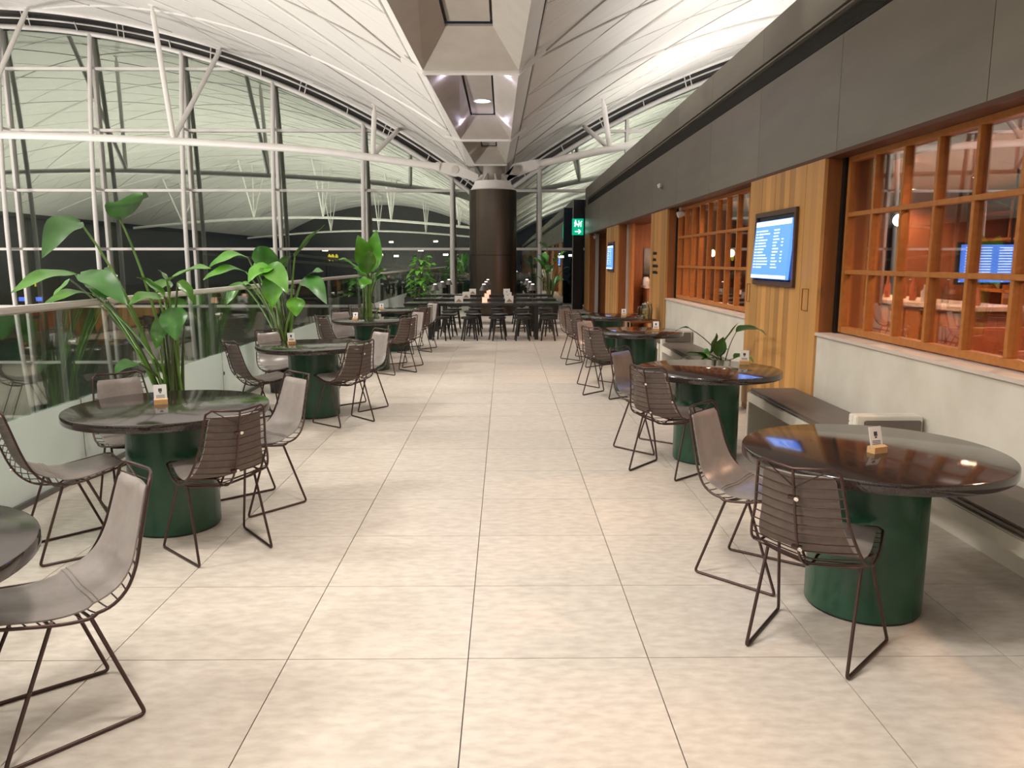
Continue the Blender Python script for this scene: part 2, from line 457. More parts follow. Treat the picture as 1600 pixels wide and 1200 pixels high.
# ---- end glazing: mullions, transoms, panes, bowed poles, curved head
wl = struct(empty('window_1'))
mx = [-16.87 + 3.015 * k for k in range(-3, 10)]
tz = [-5, -4, -2.0, 0.0, 2.0, 4.0, 6.0, 8.0, 10]
def headz(x): return vz(x, RF) if abs(x - SX) > .6 else 4.0
for i in range(len(mx) - 1):
    xa, xb = mx[i] + .035, mx[i+1] - .035
    for j in range(len(tz) - 1):
        za, zb = tz[j] + .03, tz[j+1] - .03
        xs = [xa + (xb - xa) * k / 8 for k in range(9)]
        tops = [min(zb, headz(x) - .05) for x in xs]
        if max(tops) <= za + .03: continue
        tops = [max(t, za + .001) for t in tops]
        poly = [(xa, za), (xb, za)] + [(x, t) for x, t in zip(xs[::-1], tops[::-1])]
        MB().prism(poly, YE, YE + .02, 'y').build('glass_pane', M_glass, wl)
for x in mx:
    zt = headz(x)
    MB().box(x - .05, x + .05, YE - .12, YE + .05, -5, zt).build('mullion', M_white, wl, bevel=.01)
    MB().box(x + .055, x + .20, YE + .03, YE + .12, -5, zt - .05).build('mullion_back', M_band, wl)
    if x < 4:
        H = zt + 5; pts = []
        for k in range(25):
            t = k / 24; z = -5 + H * t
            pts.append((x, YE - .16 - .62 * math.sin(PI * min(1, t * 1.02)) ** .8, z))
        MB().tube(pts, .075, 10).build('bow_pole', M_white, wl, 60)
        for z in tz[2:-1]:
            if z > zt - .4: continue
            t = (z + 5) / H; d = .16 + .62 * math.sin(PI * min(1, t * 1.02)) ** .8
            MB().box(x - .025, x + .025, YE - d, YE - .1, z - .04, z + .04).build('bow_strut', M_white, wl)
for z in tz[1:-1]:
    for i in range(len(mx) - 1):
        xa, xb = mx[i] + .045, mx[i+1] - .045
        xs = [xa + (xb - xa) * k / 30 for k in range(31)]
        ok = [x for x in xs if headz(x) > z + .05]
        if len(ok) < 3: continue
        MB().box(min(ok), max(ok), YE - .10, YE + .04, z - .045, z + .045).build('transom', M_white, wl, bevel=.008)
def arc_line(side, a0, a1, n, R, y): return [(x, y, z) for x, z in arc_pts(side, a0, a1, n, R)]
for side, a0 in ((-1, math.asin((-CL - .95) / RF)), (1, math.asin((CR - .32) / RF))):
    MB().tube(arc_line(side, a0, -.35, 50, RF, YE - .14), .085, 8).build('head_rail', M_white, wl, 60)
    MB().tube(arc_line(side, a0, -.35, 50, RF + .24, YE - .30), .032, 6).build('head_rail', M_white, wl, 60)
    A = arc_pts(side, a0, -.35, 50, RF + .04); B = arc_pts(side, a0, -.35, 50, RF + 1.1)
    MB().prism(A + B[::-1], YE - .06, YE + .02, 'y').build('head_band', M_band, wl)
    a = a0 - .02; k = 0
    while a > -.33:
        p = arc_pts(side, a, a, 1, RF + .05)[0]; q = arc_pts(side, a, a, 1, RF + (.25 if k % 2 else .48))[0]
        MB().tube([(p[0], YE - .2, p[1]), (q[0], YE - .42, q[1])], .018, 6).build('head_bracket', M_white, wl)
        if k % 2 == 0:
            p2 = arc_pts(side, a - .007, a - .007, 1, RF + .05)[0]; q2 = arc_pts(side, a - .007, a - .007, 1, RF + .48)[0]
            MB().tube([(p2[0], YE - .2, p2[1]), (q2[0], YE - .42, q2[1])], .018, 6).build('head_bracket', M_white, wl)
        a -= 1.55 / RF; k += 1
# diagonal bracing low down beside the column
for x0, x1 in ((mx[5] + .1, -.85), (mx[6] - .1, .2)):
    MB().tube([(x0, YE + .25, 1.85), (x1, YE + .25, 1.0)], .05, 8).build('brace', M_white, wl, 60)

# ================================================================== COLUMN AND TIES
co = empty('column', (SX, 23.0, 0))
tag(co, 'thick black metal clad column behind the communal tables carrying the vaults', 'column')
for a in range(4):
    v = []; n = 12
    mb = MB(); A = [math.radians(90*a + 45.4 + 89.2*k/n) for k in range(n+1)]
    poly = [(.69*math.cos(t), .69*math.sin(t)) for t in A] + [(.66*math.cos(t), .66*math.sin(t)) for t in A[::-1]]
    mb.prism(poly, .06, 1.745, 'z').build('cladding_panel', M_column, co, 30)
    mb = MB(); mb.prism(poly, 1.755, 3.60, 'z').build('cladding_panel', M_column, co, 30)
MB().lathe([(.655, 0), (.655, 3.6)], 40).build('core', M_dark, co, 40)
MB().lathe([(.70, 0), (.70, .06), (.66, .06)], 40).build('base_ring', M_black, co, 40)
MB().lathe([(.64, 3.60), (.64, 3.64), (.54, 3.80), (.54, 3.86), (.30, 3.88)], 40).build('capital', M_white, co, 40)
for a in range(8):
    t = a * PI / 4 + .2
    M = Matrix.Rotation(t, 4, 'Z')
    MB().prism([(.30, 3.86), (.52, 3.86), (.34, 4.06), (.30, 4.06)], -.02, .02, 'y').build('gusset', M_white, co).matrix_local = M
MB().lathe([(.30, 3.86), (.27, 4.3)], 24).build('neck', M_spine, co, 40)

def tie(side, pts, pin, ends, struts, label):
    t = empty('tie_pipe', (pts[0][0], 23, 0)); o = Vector((-pts[0][0], -23, 0))
    tag(t, label, 'steel tie')
    P = [Vector((x, 23, z)) + o for x, z in pts]
    fine = []
    for i in range(len(P) - 1):                       # Catmull-Rom through the measured heights
        p0, p1, p2, p3 = P[max(0, i-1)], P[i], P[i+1], P[min(len(P)-1, i+2)]
        for k in range(6):
            u = k / 6
            fine.append(.5*((2*p1) + (p2-p0)*u + (2*p0-5*p1+4*p2-p3)*u*u + (3*p1-p0-3*p2+p3)*u**3))
    fine.append(P[-1])
    MB().tube(fine, .105, 14).build('pipe', M_white, t, 60)
    MB().tube([fine[0] + (fine[0]-fine[1])*.02, fine[0] + (fine[1]-fine[0])*.5], .135, 14).build('collar', M_white, t, 60)
    pv = Vector((pin[0], 23, pin[1])) + o
    d = (pv - fine[0]); d.normalize()
    u = Vector((-d.z, 0, d.x))
    ring = [pv + (d*math.cos(a) + u*math.sin(a)) * .19 for a in [math.radians(-90 + 180*k/10) for k in range(11)]]
    s = fine[0]
    poly = [s - u*.13] + ring + [s + u*.13]
    MB().prism([(p.x, p.z) for p in poly], 23 - 23 - .05, .05, 'y').build('pin_plate', M_white, t, 30)
    ev = Vector((ends[0], 23, ends[1])) + o
    poly = [pv + u*.16, pv - u*.16, ev - Vector((0, 0, .18)), ev + Vector((0, 0, .04))]
    MB().prism([(p.x, p.z) for p in poly], -.085, -.055, 'y').build('column_lug', M_white, t)
    MB().lathe([(.001, 0), (.105, 0), (.105, .05), (.001, .05)], 20).build('pin', M_chrome, t, 40).matrix_local = Matrix.Translation(pv + Vector((0, -.06, 0))) @ Matrix.Rotation(PI/2, 4, 'X')
    for b, tp in struts:
        bv = Vector(b) + o; tv = Vector(tp) + o
        dd = (tv - bv).normalized()
        MB().tube([bv, bv + dd*.12, tv - dd*.25, tv - dd*.02], [.05, .075, .075, .03], 10).build('strut', M_white, t, 60)
        MB().lathe([(.02, -.03), (.09, 0), (.09, .03), (.02, .05)], 12, tuple(tv)).build('strut_head', M_white, t)
    return t
tie(-1, [(-1.87, 4.27), (-3.94, 4.55), (-5.8, 4.76), (-9.43, 4.98), (-14.4, 5.15), (-19, 5.12), (-24.5, 4.85), (-29.5, 4.35)], (-1.42, 4.19), (-.75, 4.02),
    [((-9.5, 23, 5.05), (-9.75, 22.74, 8.56)), ((-9.5, 23, 5.05), (-9.17, 26.4, 8.40)),
     ((-3.8, 23, 4.6), (-3.74, 23.2, 6.02)), ((-3.8, 23, 4.6), (-3.4, 26.0, 5.83)),
     ((-15.2, 23, 5.2), (-15.3, 26.4, 9.58)), ((-15.2, 23, 5.2), (-15.4, 22.7, 9.58))],
    'long white arched steel pipe with V struts under the left vault')
tie(1, [(.95, 4.36), (2.0, 4.56), (3.06, 4.78), (4.6, 5.0), (8.0, 5.2), (13, 5.3)], (.36, 4.19), (.02, 4.02),
    [((3.06, 23, 4.8), (2.77, 22.5, 6.08)), ((3.06, 23, 4.8), (2.59, 26.2, 5.97)),
     ((8.6, 23, 5.2), (8.4, 22.6, vz(8.4))), ((8.6, 23, 5.2), (8.6, 26.3, vz(8.6)))],
    'shorter white arched steel pipe with V struts above the restaurant roof')
def back_tie(Y, label):                              # same tie behind the camera, mirrored in the end glass
    t = empty('tie_pipe', (-16, Y, 0)); tag(t, label, 'steel tie')
    pts = [(-1.2 + 16 - 1.15*k, 0, 4.2 + 1.0*math.sin(PI*k/27)) for k in range(27)]
    MB().tube(pts, .105, 10).build('pipe', M_white, t, 60)
    for bx in (-3.8, -9.5, -15.2, -21, -27):
        for dy in (-3.4, 0, 3.4):
            MB().tube([(bx + 16, 0, 4.25 + 1.0*math.sin(PI*(-1.2 - bx)/31)), (bx + 16 + .05, dy, vz(bx))], .07, 8).build('strut', M_white, t, 60)
back_tie(-11.0, 'nearer white arched pipe behind the viewer, mirrored in the end glazing')
back_tie(-40.0, 'farther white arched pipe behind the viewer, mirrored in the end glazing')

# ================================================================== RESTAURANT FRONT (right)
wr = struct(empty('wall_right'))
FB, FT = 2.43, 3.87
MB().box(WX + .05, 9.5, Y0, 25.35, FT - .12, FT - .02).build('roof', M_seam, wr)
y = -12.0
seams = []
yy = 25.2
while yy > -10: seams.append(yy); yy -= 1.9
seams += [-20, -30, -40, -50, Y0]
for a, b in zip(seams[1:], seams[:-1]):
    MB().box(WX, WX + .05, a + .003, b - .003, 3.53, FT).build('fascia_panel', M_fascia, wr)
    MB().box(WX, WX + .05, a + .003, b - .003, FB, 3.30).build('fascia_panel', M_fascia, wr)
MB().box(WX + .10, WX + .14, -12, 25.2, FB, FT - .02).build('fascia_backing', M_grill, wr)
MB().box(WX + .012, WX + .05, 24.6, 25.2, 3.30, 3.53).build('fascia_panel', M_fascia, wr)
mb = MB()
for k in range(14): mb.box(WX + .03, WX + .09, -12, 24.6, 3.305 + k*.0125, 3.311 + k*.0125)
stuff(mb.build('grill_slats', M_slat, wr))
MB().box(WX - .006, WX + .06, -12, 24.6, 3.485, 3.50).build('grill_rail', M_fascia, wr)
MB().box(WX + .05, 9.4, 25.2, 25.3, 0, FT).build('end_face', M_dark, wr)
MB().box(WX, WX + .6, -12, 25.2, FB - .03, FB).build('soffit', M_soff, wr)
# solid cores behind each boarded pier, then single boards
def pier(ya, yb, jamb_far=True, jamb_near=True):
    MB().box(WX + .03, WX + .55, ya + .012, yb - .012, 0, FB - .03).build('pier_core', M_wdark, wr)
    n = max(2, round((yb - ya) / .125)); wdt = (yb - ya) / n
    me = MB().box(0, .03, 0.0004, wdt - .0004, .06, FB - .03).mesh('board', M_wood)
    for k in range(n): link('board', me, wr, (WX + .0012 * ((k * 7) % 3), ya + k * wdt, 0))
    MB().box(WX + .012, WX + .03, ya, yb, 0, .06).build('plinth', M_wdark, wr)
    for on, yy0 in ((jamb_near, ya), (jamb_far, yb - .012)):
        if on: MB().box(WX + .032, WX + .55, yy0, yy0 + .012, 0, FB - .03).build('jamb_panel', M_wdark, wr)
pier(6.40, 8.30); pier(12.48, 13.85); pier(17.84, 19.87); pier(23.94, 25.2)
for yy0, yy1 in ((6.58, 6.72), (8.16, 8.26)):          # flush pulls let into the boards
    for a, b, c, d in ((yy0, yy0 + .006, 1.16, 1.34), (yy1 - .006, yy1, 1.16, 1.34), (yy0, yy1, 1.154, 1.16), (yy0, yy1, 1.34, 1.346)):
        MB().box(WX - .004, WX + .01, a, b, c, d).build('flush_pull', M_wdark, wr)
# dado walls of concrete under the windows
MB().box(WX + .03, WX + .3, Y0, -12, 0, FB).build('pier_core', M_wdark, wr)
for a, b in ((-12, 6.40), (8.30, 12.48)):
    n = max(1, round((b - a) / 3.1)); wdt = (b - a) / n
    for k in range(n):
        MB().box(WX + .02, WX + .30, a + k*wdt + .001, a + (k+1)*wdt - .001, 0, .965).build('concrete_panel', M_conc, wr)
    MB().box(WX - .0, WX + .30, a + .001, b - .001, .965, .99).build('sill', M_concp, wr)

def lattice(name, ya, yb, ncol, yfirst):
    w_ = struct(empty(name))
    X0, X1 = WX + .16, WX + .228
    z0, z1 = 1.0, 2.36
    for nm, a, b in (('frame_side', ya + .06, ya + .11), ('frame_side', yb - .11, yb - .06)):
        MB().box(X0, X1, a, b, z0, z1 + .04).build(nm, M_wood2, w_, bevel=.004)
    MB().box(X0 - .02, X1 + .02, ya + .0, ya + .05, .99, FB - .03).build('track', M_black, w_)
    MB().box(X0 - .02, X1 + .02, yb - .05, yb, .99, FB - .03).build('track', M_black, w_)
    MB().box(X0, X1, ya + .05, yb - .05, z1 + .045, FB - .03).build('head_track', M_black, w_)
    for z in (z0, 1.475, 1.93, z1):
        h_ = .05 if z in (z0, z1) else .035
        MB().box(X0, X1, ya + .11, yb - .11, z, z + h_).build('rail', M_wood2, w_, bevel=.003)
    ys = [ya + .085 + (yb - ya - .17) * k / ncol for k in range(ncol + 1)]
    zz = [(z0 + .05, 1.475), (1.51, 1.93), (1.965, z1)]
    for y in ys[1:-1]:
        for a, b in zz:
            MB().box(X0 + .004, X1, y - .0175, y + .0175, a, b).build('fin', M_wood2, w_, bevel=.003)
    for k in range(ncol):
        for a, b in zz:
            MB().box(X0 + .034, X0 + .039, ys[k] + .017, ys[k+1] - .017, a, b).build('glass_pane', M_wglass, w_)
    return w_
lattice('window_2', .30, 6.39, 14, 0)
lattice('window_3', 8.31, 12.47, 9, 0)
# sliding door leaf in the far opening
d1 = struct(empty('door_1'))
MB().box(WX + .22, WX + .28, 19.95, 21.2, 0, FB - .03).build('leaf', M_wood2, d1, bevel=.004)
MB().box(WX + .20, WX + .22, 20.05, 20.08, .9, 1.4).build('handle', M_chrome, d1)
MB().box(WX + .20, WX + .30, 23.86, 23.93, 0, FB - .03).build('guide', M_rail, d1)
MB().box(WX + .20, WX + .30, 17.74, 17.83, 0, FB - .03).build('guide', M_rail, d1)
MB().box(WX + .24, WX + .30, 17.3, 17.72, 0, FB - .03).build('leaf', M_wood2, d1, bevel=.004)

# ---- inside of the restaurant
struct(MB().box(WX + .32, 9.3, -6, 25, -.05, 0.0).build('floor_restaurant', M_rfloor))
struct(MB().box(WX + .57, 9.3, -6, 25.1, 2.72, 2.80).build('ceiling_restaurant', M_rceil))
ri = struct(empty('wall_restaurant'))
MB().box(9.2, 9.3, -6, 25, 0, 2.72).build('rear_panel', M_rwall, ri)
for k in range(12): MB().box(9.12, 9.2, -2 + k*1.3, -1.92 + k*1.3, 0, 2.72).build('wall_batten', M_wood2, ri)
for z in (.9, 1.6, 2.2): MB().box(9.0, 9.2, -3, 12.8, z, z + .04).build('wall_shelf', M_wood2, ri)
for a, b, c, d in ((WX + .55, 5.2, 17.95, 18.05), (5.2, 9.1, 18.4, 18.5), (WX + .57, 3.45, 7.3, 7.45), (6.6, 9.0, 12.9, 13.0), (3.3, 9.0, 19.5, 19.56), (3.3, 9.0, 22.5, 22.56)):
    struct(MB().box(a, b, c, d, 0, 2.72).build('wall_partition', M_rwall))
struct(MB().box(3.22, 3.95, 17.92, 17.95, 0, 1.88).build('door_2', M_dark))

# ================================================================== BALUSTRADE
ba = empty('glass_balustrade', (BX, 7, 0))
tag(ba, 'long glass balustrade with steel handrail and frosted lower band along the left', 'balustrade')
o_ = lambda y: y - 7
HR = 1.27
posts = [5.6 + 2.86 * k for k in range(-4, 8)]
MB().box(-.035, .045, o_(-11), o_(27.2), HR - .025, HR + .025).build('handrail', M_rail, ba, bevel=.012)
MB().box(-.03, .03, o_(-11), o_(27.2), 0.0, .035).build('base_channel', M_post, ba)
for y in posts:
    MB().box(-.085, -.035, o_(y) - .055, o_(y) + .055, .0, HR - .02).build('post', M_post, ba, bevel=.006)
    for z in (.35, 1.0): MB().lathe([(.001, 0), (.022, 0), (.022, .05), (.001, .05)], 10).build('clamp', M_chrome, ba, 40).matrix_local = Matrix.Translation((-.03, o_(y), z)) @ Matrix.Rotation(PI/2, 4, 'Y')
pe = [-11] + posts + [27.2]
for a, b in zip(pe[:-1], pe[1:]):
    if b - a < .1: continue
    g = MB().box(-.006, .006, o_(a) + .006, o_(b) - .006, .035, HR - .03).build('glass_panel', M_bglass, ba)
    MB().box(.007, .0085, o_(a) + .008, o_(b) - .008, .036, .58).build('frosted_band', M_film, g)

# ================================================================== CHAIRS
prof = [(.262, .466), (.245, .459), (.13, .438), (.02, .419), (-.07, .414), (-.14, .428), (-.196, .470), (-.236, .535), (-.264, .615), (-.292, .718), (-.319, .816), (-.325, .837)]
def resample(n):
    pts = [Vector((0, y, z)) for y, z in prof]
    fine = []
    for i in range(len(pts) - 1):
        p0, p1, p2, p3 = pts[max(0, i-1)], pts[i], pts[i+1], pts[min(len(pts)-1, i+2)]
        for k in range(10):
            u = k/10
            fine.append(.5*((2*p1) + (p2-p0)*u + (2*p0-5*p1+4*p2-p3)*u*u + (3*p1-p0-3*p2+p3)*u**3))
    fine.append(pts[-1])
    L_ = [0]
    for i in range(1, len(fine)): L_.append(L_[-1] + (fine[i]-fine[i-1]).length)
    out = []
    for k in range(n + 1):
        s = L_[-1]*k/n; i = 0
        while i < len(L_) - 2 and L_[i+1] < s: i += 1
        t = (s - L_[i]) / max(1e-9, L_[i+1]-L_[i]); out.append(fine[i].lerp(fine[i+1], t))
    return out
NP = 44
PR = resample(NP)
def nrm(i):
    a = PR[max(0, i-1)]; b = PR[min(NP, i+1)]; t = (b-a).normalized()
    return Vector((0, -t.z, t.y))        # pointing to the outside (below / behind)
def half(t):                             # half width of the shell along the profile
    return .170 + .032 * math.sin(PI * min(1, t * 1.35)) + (-.020 * (t - .55) / .45 if t > .55 else 0) * 1.0 + .022 * math.sin(PI * t)
def shell(i, u, off=0):                  # u in -1..1 across
    t = i / NP
    out = .030 * (1 - abs(u)) * (1 if t > .35 else .6)      # centre crease stands out
    side = -.018 * abs(u)**2 * (1 if t > .4 else .4)
    n = nrm(i)
    return Vector((u * half(t), 0, 0)) + PR[i] + n * (out + side + off)
def make_chair():
    r = empty('wire_chair')
    lp = [shell(i, -1) for i in range(1, NP)]
    top = [shell(NP, u) for u in (-.86, -.5, 0, .5, .86)]
    rt = [shell(i, 1) for i in range(NP - 1, 0, -1)]
    fr = [shell(0, u) for u in (.88, .5, 0, -.5, -.88)]
    MB().tube(lp + top + rt + fr, .0062, 7, True).build('outer_frame', M_wire, r, 60)
    MB().tube([shell(i, 0, .004) for i in range(0, NP + 1)], .0055, 6).build('centre_rod', M_wire, r, 60)
    mb = MB()
    for i in range(2, NP - 1, 2):
        if 13 < i < 17 and i % 4: continue
        mb.tube([shell(i, u, .003) for u in (-1, -.5, 0, .5, 1)], .0028, 5)
    mb.tube([shell(NP, -.86), shell(NP - 4, 0)], .003, 5); mb.tube([shell(NP, .86), shell(NP - 4, 0)], .003, 5)
    stuff(mb.build('cross_wires', M_wire, r, 60))
    # leather pad
    i0, i1, nu = 1, NP - 2, 8
    v = []; f = []; fb = []; rows = i1 - i0
    def padp(i, u, top):
        t = (i - i0) / rows
        e = min(1, min(t, 1 - t) / .03 + .35); wfac = .86 * (1 if e >= 1 else .90 + .10 * e)
        th = .022 * (1 - abs(u)**6 * .75) * (1 if 0 < i - i0 < rows else .5)
        p = shell(i, u * wfac, 0)
        n = nrm(i)
        cr = .030 * (1 - abs(u * wfac)) * (1 if i / NP > .35 else .6)
        bend = .024 * math.exp(-((i - 20) / 6.0) ** 2)
        return p - n * (cr * .55 + .006 + bend + (th if top else 0))
    for top in (1, 0):
        for i in range(i0, i1 + 1):
            for k in range(nu + 1): v.append(padp(i, -1 + 2*k/nu, top))
    W = nu + 1; n1 = (rows + 1) * W
    for i in range(rows):
        for k in range(nu):
            a = i*W + k
            f.append((a, a+1, a+W+1, a+W)); fb.append((n1+a, n1+a+W, n1+a+W+1, n1+a+1))
        f.append((i*W, (i+1)*W, n1+(i+1)*W, n1+i*W)); f.append((i*W+nu, n1+i*W+nu, n1+(i+1)*W+nu, (i+1)*W+nu))
    for k in range(nu):
        f.append((k, n1+k, n1+k+1, k+1)); a = rows*W + k; f.append((a, a+1, n1+a+1, n1+a))
    pad = MB().add(v, f).build('seat_pad', M_pad, r, 50)
    MB().add(v[n1:], [tuple(q - n1 for q in g) for g in fb]).build('pad_backing', M_pad2, pad, 50)
    js = 18
    mb = MB()
    for d in (0, 1):
        mb.tube([padp(js + d, -.97 + 1.94*k/10, 1) + Vector((0, .0, .0005)) for k in range(11)], .0022, 5)
    mb.build('stitch_line', M_thread, pad, 60)
    for i in (NP - 6, NP - 17):
        c = shell(i, 0, .012) + Vector((.012, 0, 0)); n = nrm(i)
        MB().lathe([(.001, -.006), (.009, -.006), (.011, 0), (.009, .006), (.001, .007)], 10).build('screw', M_chrome, r, 60).matrix_local = Matrix.Translation(c) @ n.to_track_quat('Z', 'Y').to_matrix().to_4x4()
        MB().box(-.022, .016, -.006, .006, -.008, .008).build('clip', M_wire, r).matrix_local = Matrix.Translation(shell(i, 0, .006)) @ n.to_track_quat('Z', 'Y').to_matrix().to_4x4()
    for s in (-1, 1):                     # bent sled legs
        pts = smoothline([(s*.185, .045, .418), (s*.232, .215, .0075), (s*.200, -.215, .0075), (s*.185, -.075, .405)], .022)
        MB().tube(pts, .0072, 8).build('sled_leg', M_wire, r, 60)
    for yy, zz in ((.045, .418), (-.075, .405)):
        pts = smoothline([(-.205, yy, zz + .018), (-.185, yy, zz), (0, yy - .005, zz - .030), (.185, yy, zz), (.205, yy, zz + .018)], .03)
        MB().tube(pts, .006, 7).build('seat_support', M_wire, r, 60)
    return r
chair = make_chair(); used = [False]
def place(root, flag, loc, rz):
    o = root if not flag[0] else copy_tree(root)
    flag[0] = True
    o.location = loc; o.rotation_euler = (0, 0, rz); return o

# ================================================================== ROUND TABLES
def make_table():
    r = empty('round_table')
    MB().lathe([(.001, .685), (.553, .685), (.564, .688), (.568, .694), (.568, .727), (.565, .733), (.559, .735), (.001, .735)], 72, cap=False).build('tabletop', M_top, r, 40)
    MB().lathe([(.252, .012), (.252, .684)], 56).build('pedestal', M_green, r, 40)
    MB().lathe([(.244, 0), (.244, .013)], 56).build('foot_ring', M_black, r, 40)
    return r
def make_holder():
    r = empty('menu_holder')
    MB().prism([(-.022, 0), (.022, 0), (.022, .028), (.006, .034), (.006, .018), (-.003, .018), (-.003, .034), (-.022, .028)], -.038, .038, 'x').build('block', M_block, r)
    M = Matrix.Translation((0, .0015, .018)) @ Matrix.Rotation(math.radians(-14), 4, 'X')
    c = MB().box(-.036, .036, -.0012, .0012, 0, .098).build('card', M_card, r); c.matrix_local = M
    mb = MB()
    mb.box(-.010, .010, -.0018, -.0012, .055, .075); mb.box(-.006, .006, -.0018, -.0012, .046, .053)
    for k in range(3): mb.box(-.024, .024, -.0018, -.0012, .018 + k*.007, .021 + k*.007)
    p = mb.build('print', M_ink, c)
    return r
table = make_table(); tu = [False]; holder = make_holder(); hu = [False]
D4 = .40
LT = [('nearest', -1.98, 2.09), ('second', -1.99, 4.50), ('third', -1.97, 7.88), ('fourth', -1.95, 11.30), ('farthest', -1.95, 13.75)]
RT = [('nearest', 1.67, 3.38), ('second', 1.62, 6.05), ('third', 1.62, 9.40), ('farthest', 1.62, 12.10)]
hold = {('L', 1): (-2.06, 4.55, 25), ('L', 2): (-2.2, 7.93, 30), ('L', 3): (-2.16, 11.15, -10), ('L', 4): (-2.15, 13.5, 0),
        ('R', 0): (1.667, 3.33, 22), ('R', 1): (1.99, 6.30, -10), ('R', 2): (1.86, 9.40, -8), ('R', 3): (1.85, 11.9, -5)}
spots_ = {(1, -1): 'near the aisle, back to the camera', (1, 1): 'on the far aisle side, facing the camera', (-1, -1): 'on the near side', (-1, 1): 'on the far side'}
jit = random.Random(3)
for key, lst in (('L', LT), ('R', RT)):
    side = 'glass balustrade' if key == 'L' else 'lattice windows'
    for i, (nm, x, y) in enumerate(lst):
        t = place(table, tu, (x, y, 0), 0)
        tag(t, f'{nm} round table with green drum pedestal on the {"balustrade" if key=="L" else "window"} side', 'table', 'round tables in two rows')
        if (key, i) in hold:
            hx, hy, hz = hold[(key, i)]
            ho = place(holder, hu, (hx, hy, .735), math.radians(hz))
            tag(ho, f'white card in wooden block on the {nm} round table of the {"balustrade" if key=="L" else "window"} row', 'menu holder', 'menu cards on the round tables')
        combos = [(1, -1), (1, 1), (-1, -1), (-1, 1)] if key == 'L' else [(-1, -1), (-1, 1)]
        if key == 'L' and i == 0: combos = [(1, 1)]
        for a, b in combos:
            cx, cy = x + a * D4 + jit.uniform(-.02, .02), y + b * D4 + jit.uniform(-.02, .02)
            if key == 'L' and i == 0: cx, cy = -1.56, 2.50
            if key == 'R' and i == 0 and b < 0: cx, cy = 1.29, 2.99
            if key == 'R' and i == 0 and b > 0: cx, cy = 1.27, 3.75
            ang = math.atan2(y - cy, x - cx) - PI/2 + jit.uniform(-.06, .06)
            c = place(chair, used, (cx, cy, 0), ang)
            if key == 'L': d = {(1, -1): 'aisle side, its back to the camera', (1, 1): 'aisle side, facing the camera', (-1, -1): 'balustrade side, nearer the camera', (-1, 1): 'balustrade side, farther from the camera'}[(a, b)]
            else: d = {(-1, -1): 'nearer the camera, back turned', (-1, 1): 'farther from the camera, pad showing'}[(a, b)]
            tag(c, f'brown wire chair at {nm} {"balustrade" if key=="L" else "window"} row table, {d}', 'chair', 'wire chairs around the round tables')

# ================================================================== BENCHES
def bench(ya, yb, label, divider=None, x0=2.17):
    r = empty('bench', ((x0 + WX)/2, (ya+yb)/2, 0)); tag(r, label, 'bench', 'concrete wall benches')
    ox, oy = (x0 + WX)/2, (ya+yb)/2
    B = lambda a, b, c, d, e, f: MB().box(a - ox, b - ox, c - oy, d - oy, e, f)
    X1 = WX - .001
    B(x0, X1, ya, yb, .345, .425).build('seat_slab', M_conc, r, bevel=.006)
    B(x0, X1, yb - .06, yb, 0, .345).build('end_leg', M_conc, r, bevel=.006)
    B(x0, X1, ya, ya + .06, 0, .345).build('end_leg', M_conc, r, bevel=.006)
    n = max(1, round((yb - ya) / 1.6))
    for k in range(n):
        a = ya + .015 + (yb - ya - .03) * k / n; b = ya + .015 + (yb - ya - .03) * (k+1) / n
        B(x0 + .01, X1 - .005, a + .002, b - .002, .425, .465).build('cushion', M_cush, r, bevel=.014)
    return r
bench(4.80, 6.75, 'concrete bench with brown cushion beside the second window-row table')
bench(1.2, 4.62, 'nearest concrete bench with dark cushion behind the right foreground table')
bench(8.62, 10.55, 'third concrete bench with dark cushion past the potted lily')
bench(10.75, 12.35, 'farthest concrete bench with cushion beside the small side table')
def divider(y, label, box=False):
    r = empty('bench_divider', (2.39, y, 0)); tag(r, label, 'divider', 'concrete dividers between benches')
    MB().box(-.21, .205, -.075, -.02, .0, .63).build('panel', M_conc, r, bevel=.005)
    MB().box(-.21, .205, -.02, .035, .58, .63).build('top_slab', M_conc, r, bevel=.005)
    MB().box(-.21, -.17, -.02, .035, .0, .58).build('side_cheek', M_conc, r, bevel=.004)
    MB().box(-.165, .19, -.093, -.076, .47, .605).build('back_pad', M_cush, r, bevel=.006)
    return r
divider(4.715, 'concrete divider with grey back pad between the two nearest benches')
divider(10.66, 'small concrete divider between the two farthest benches')

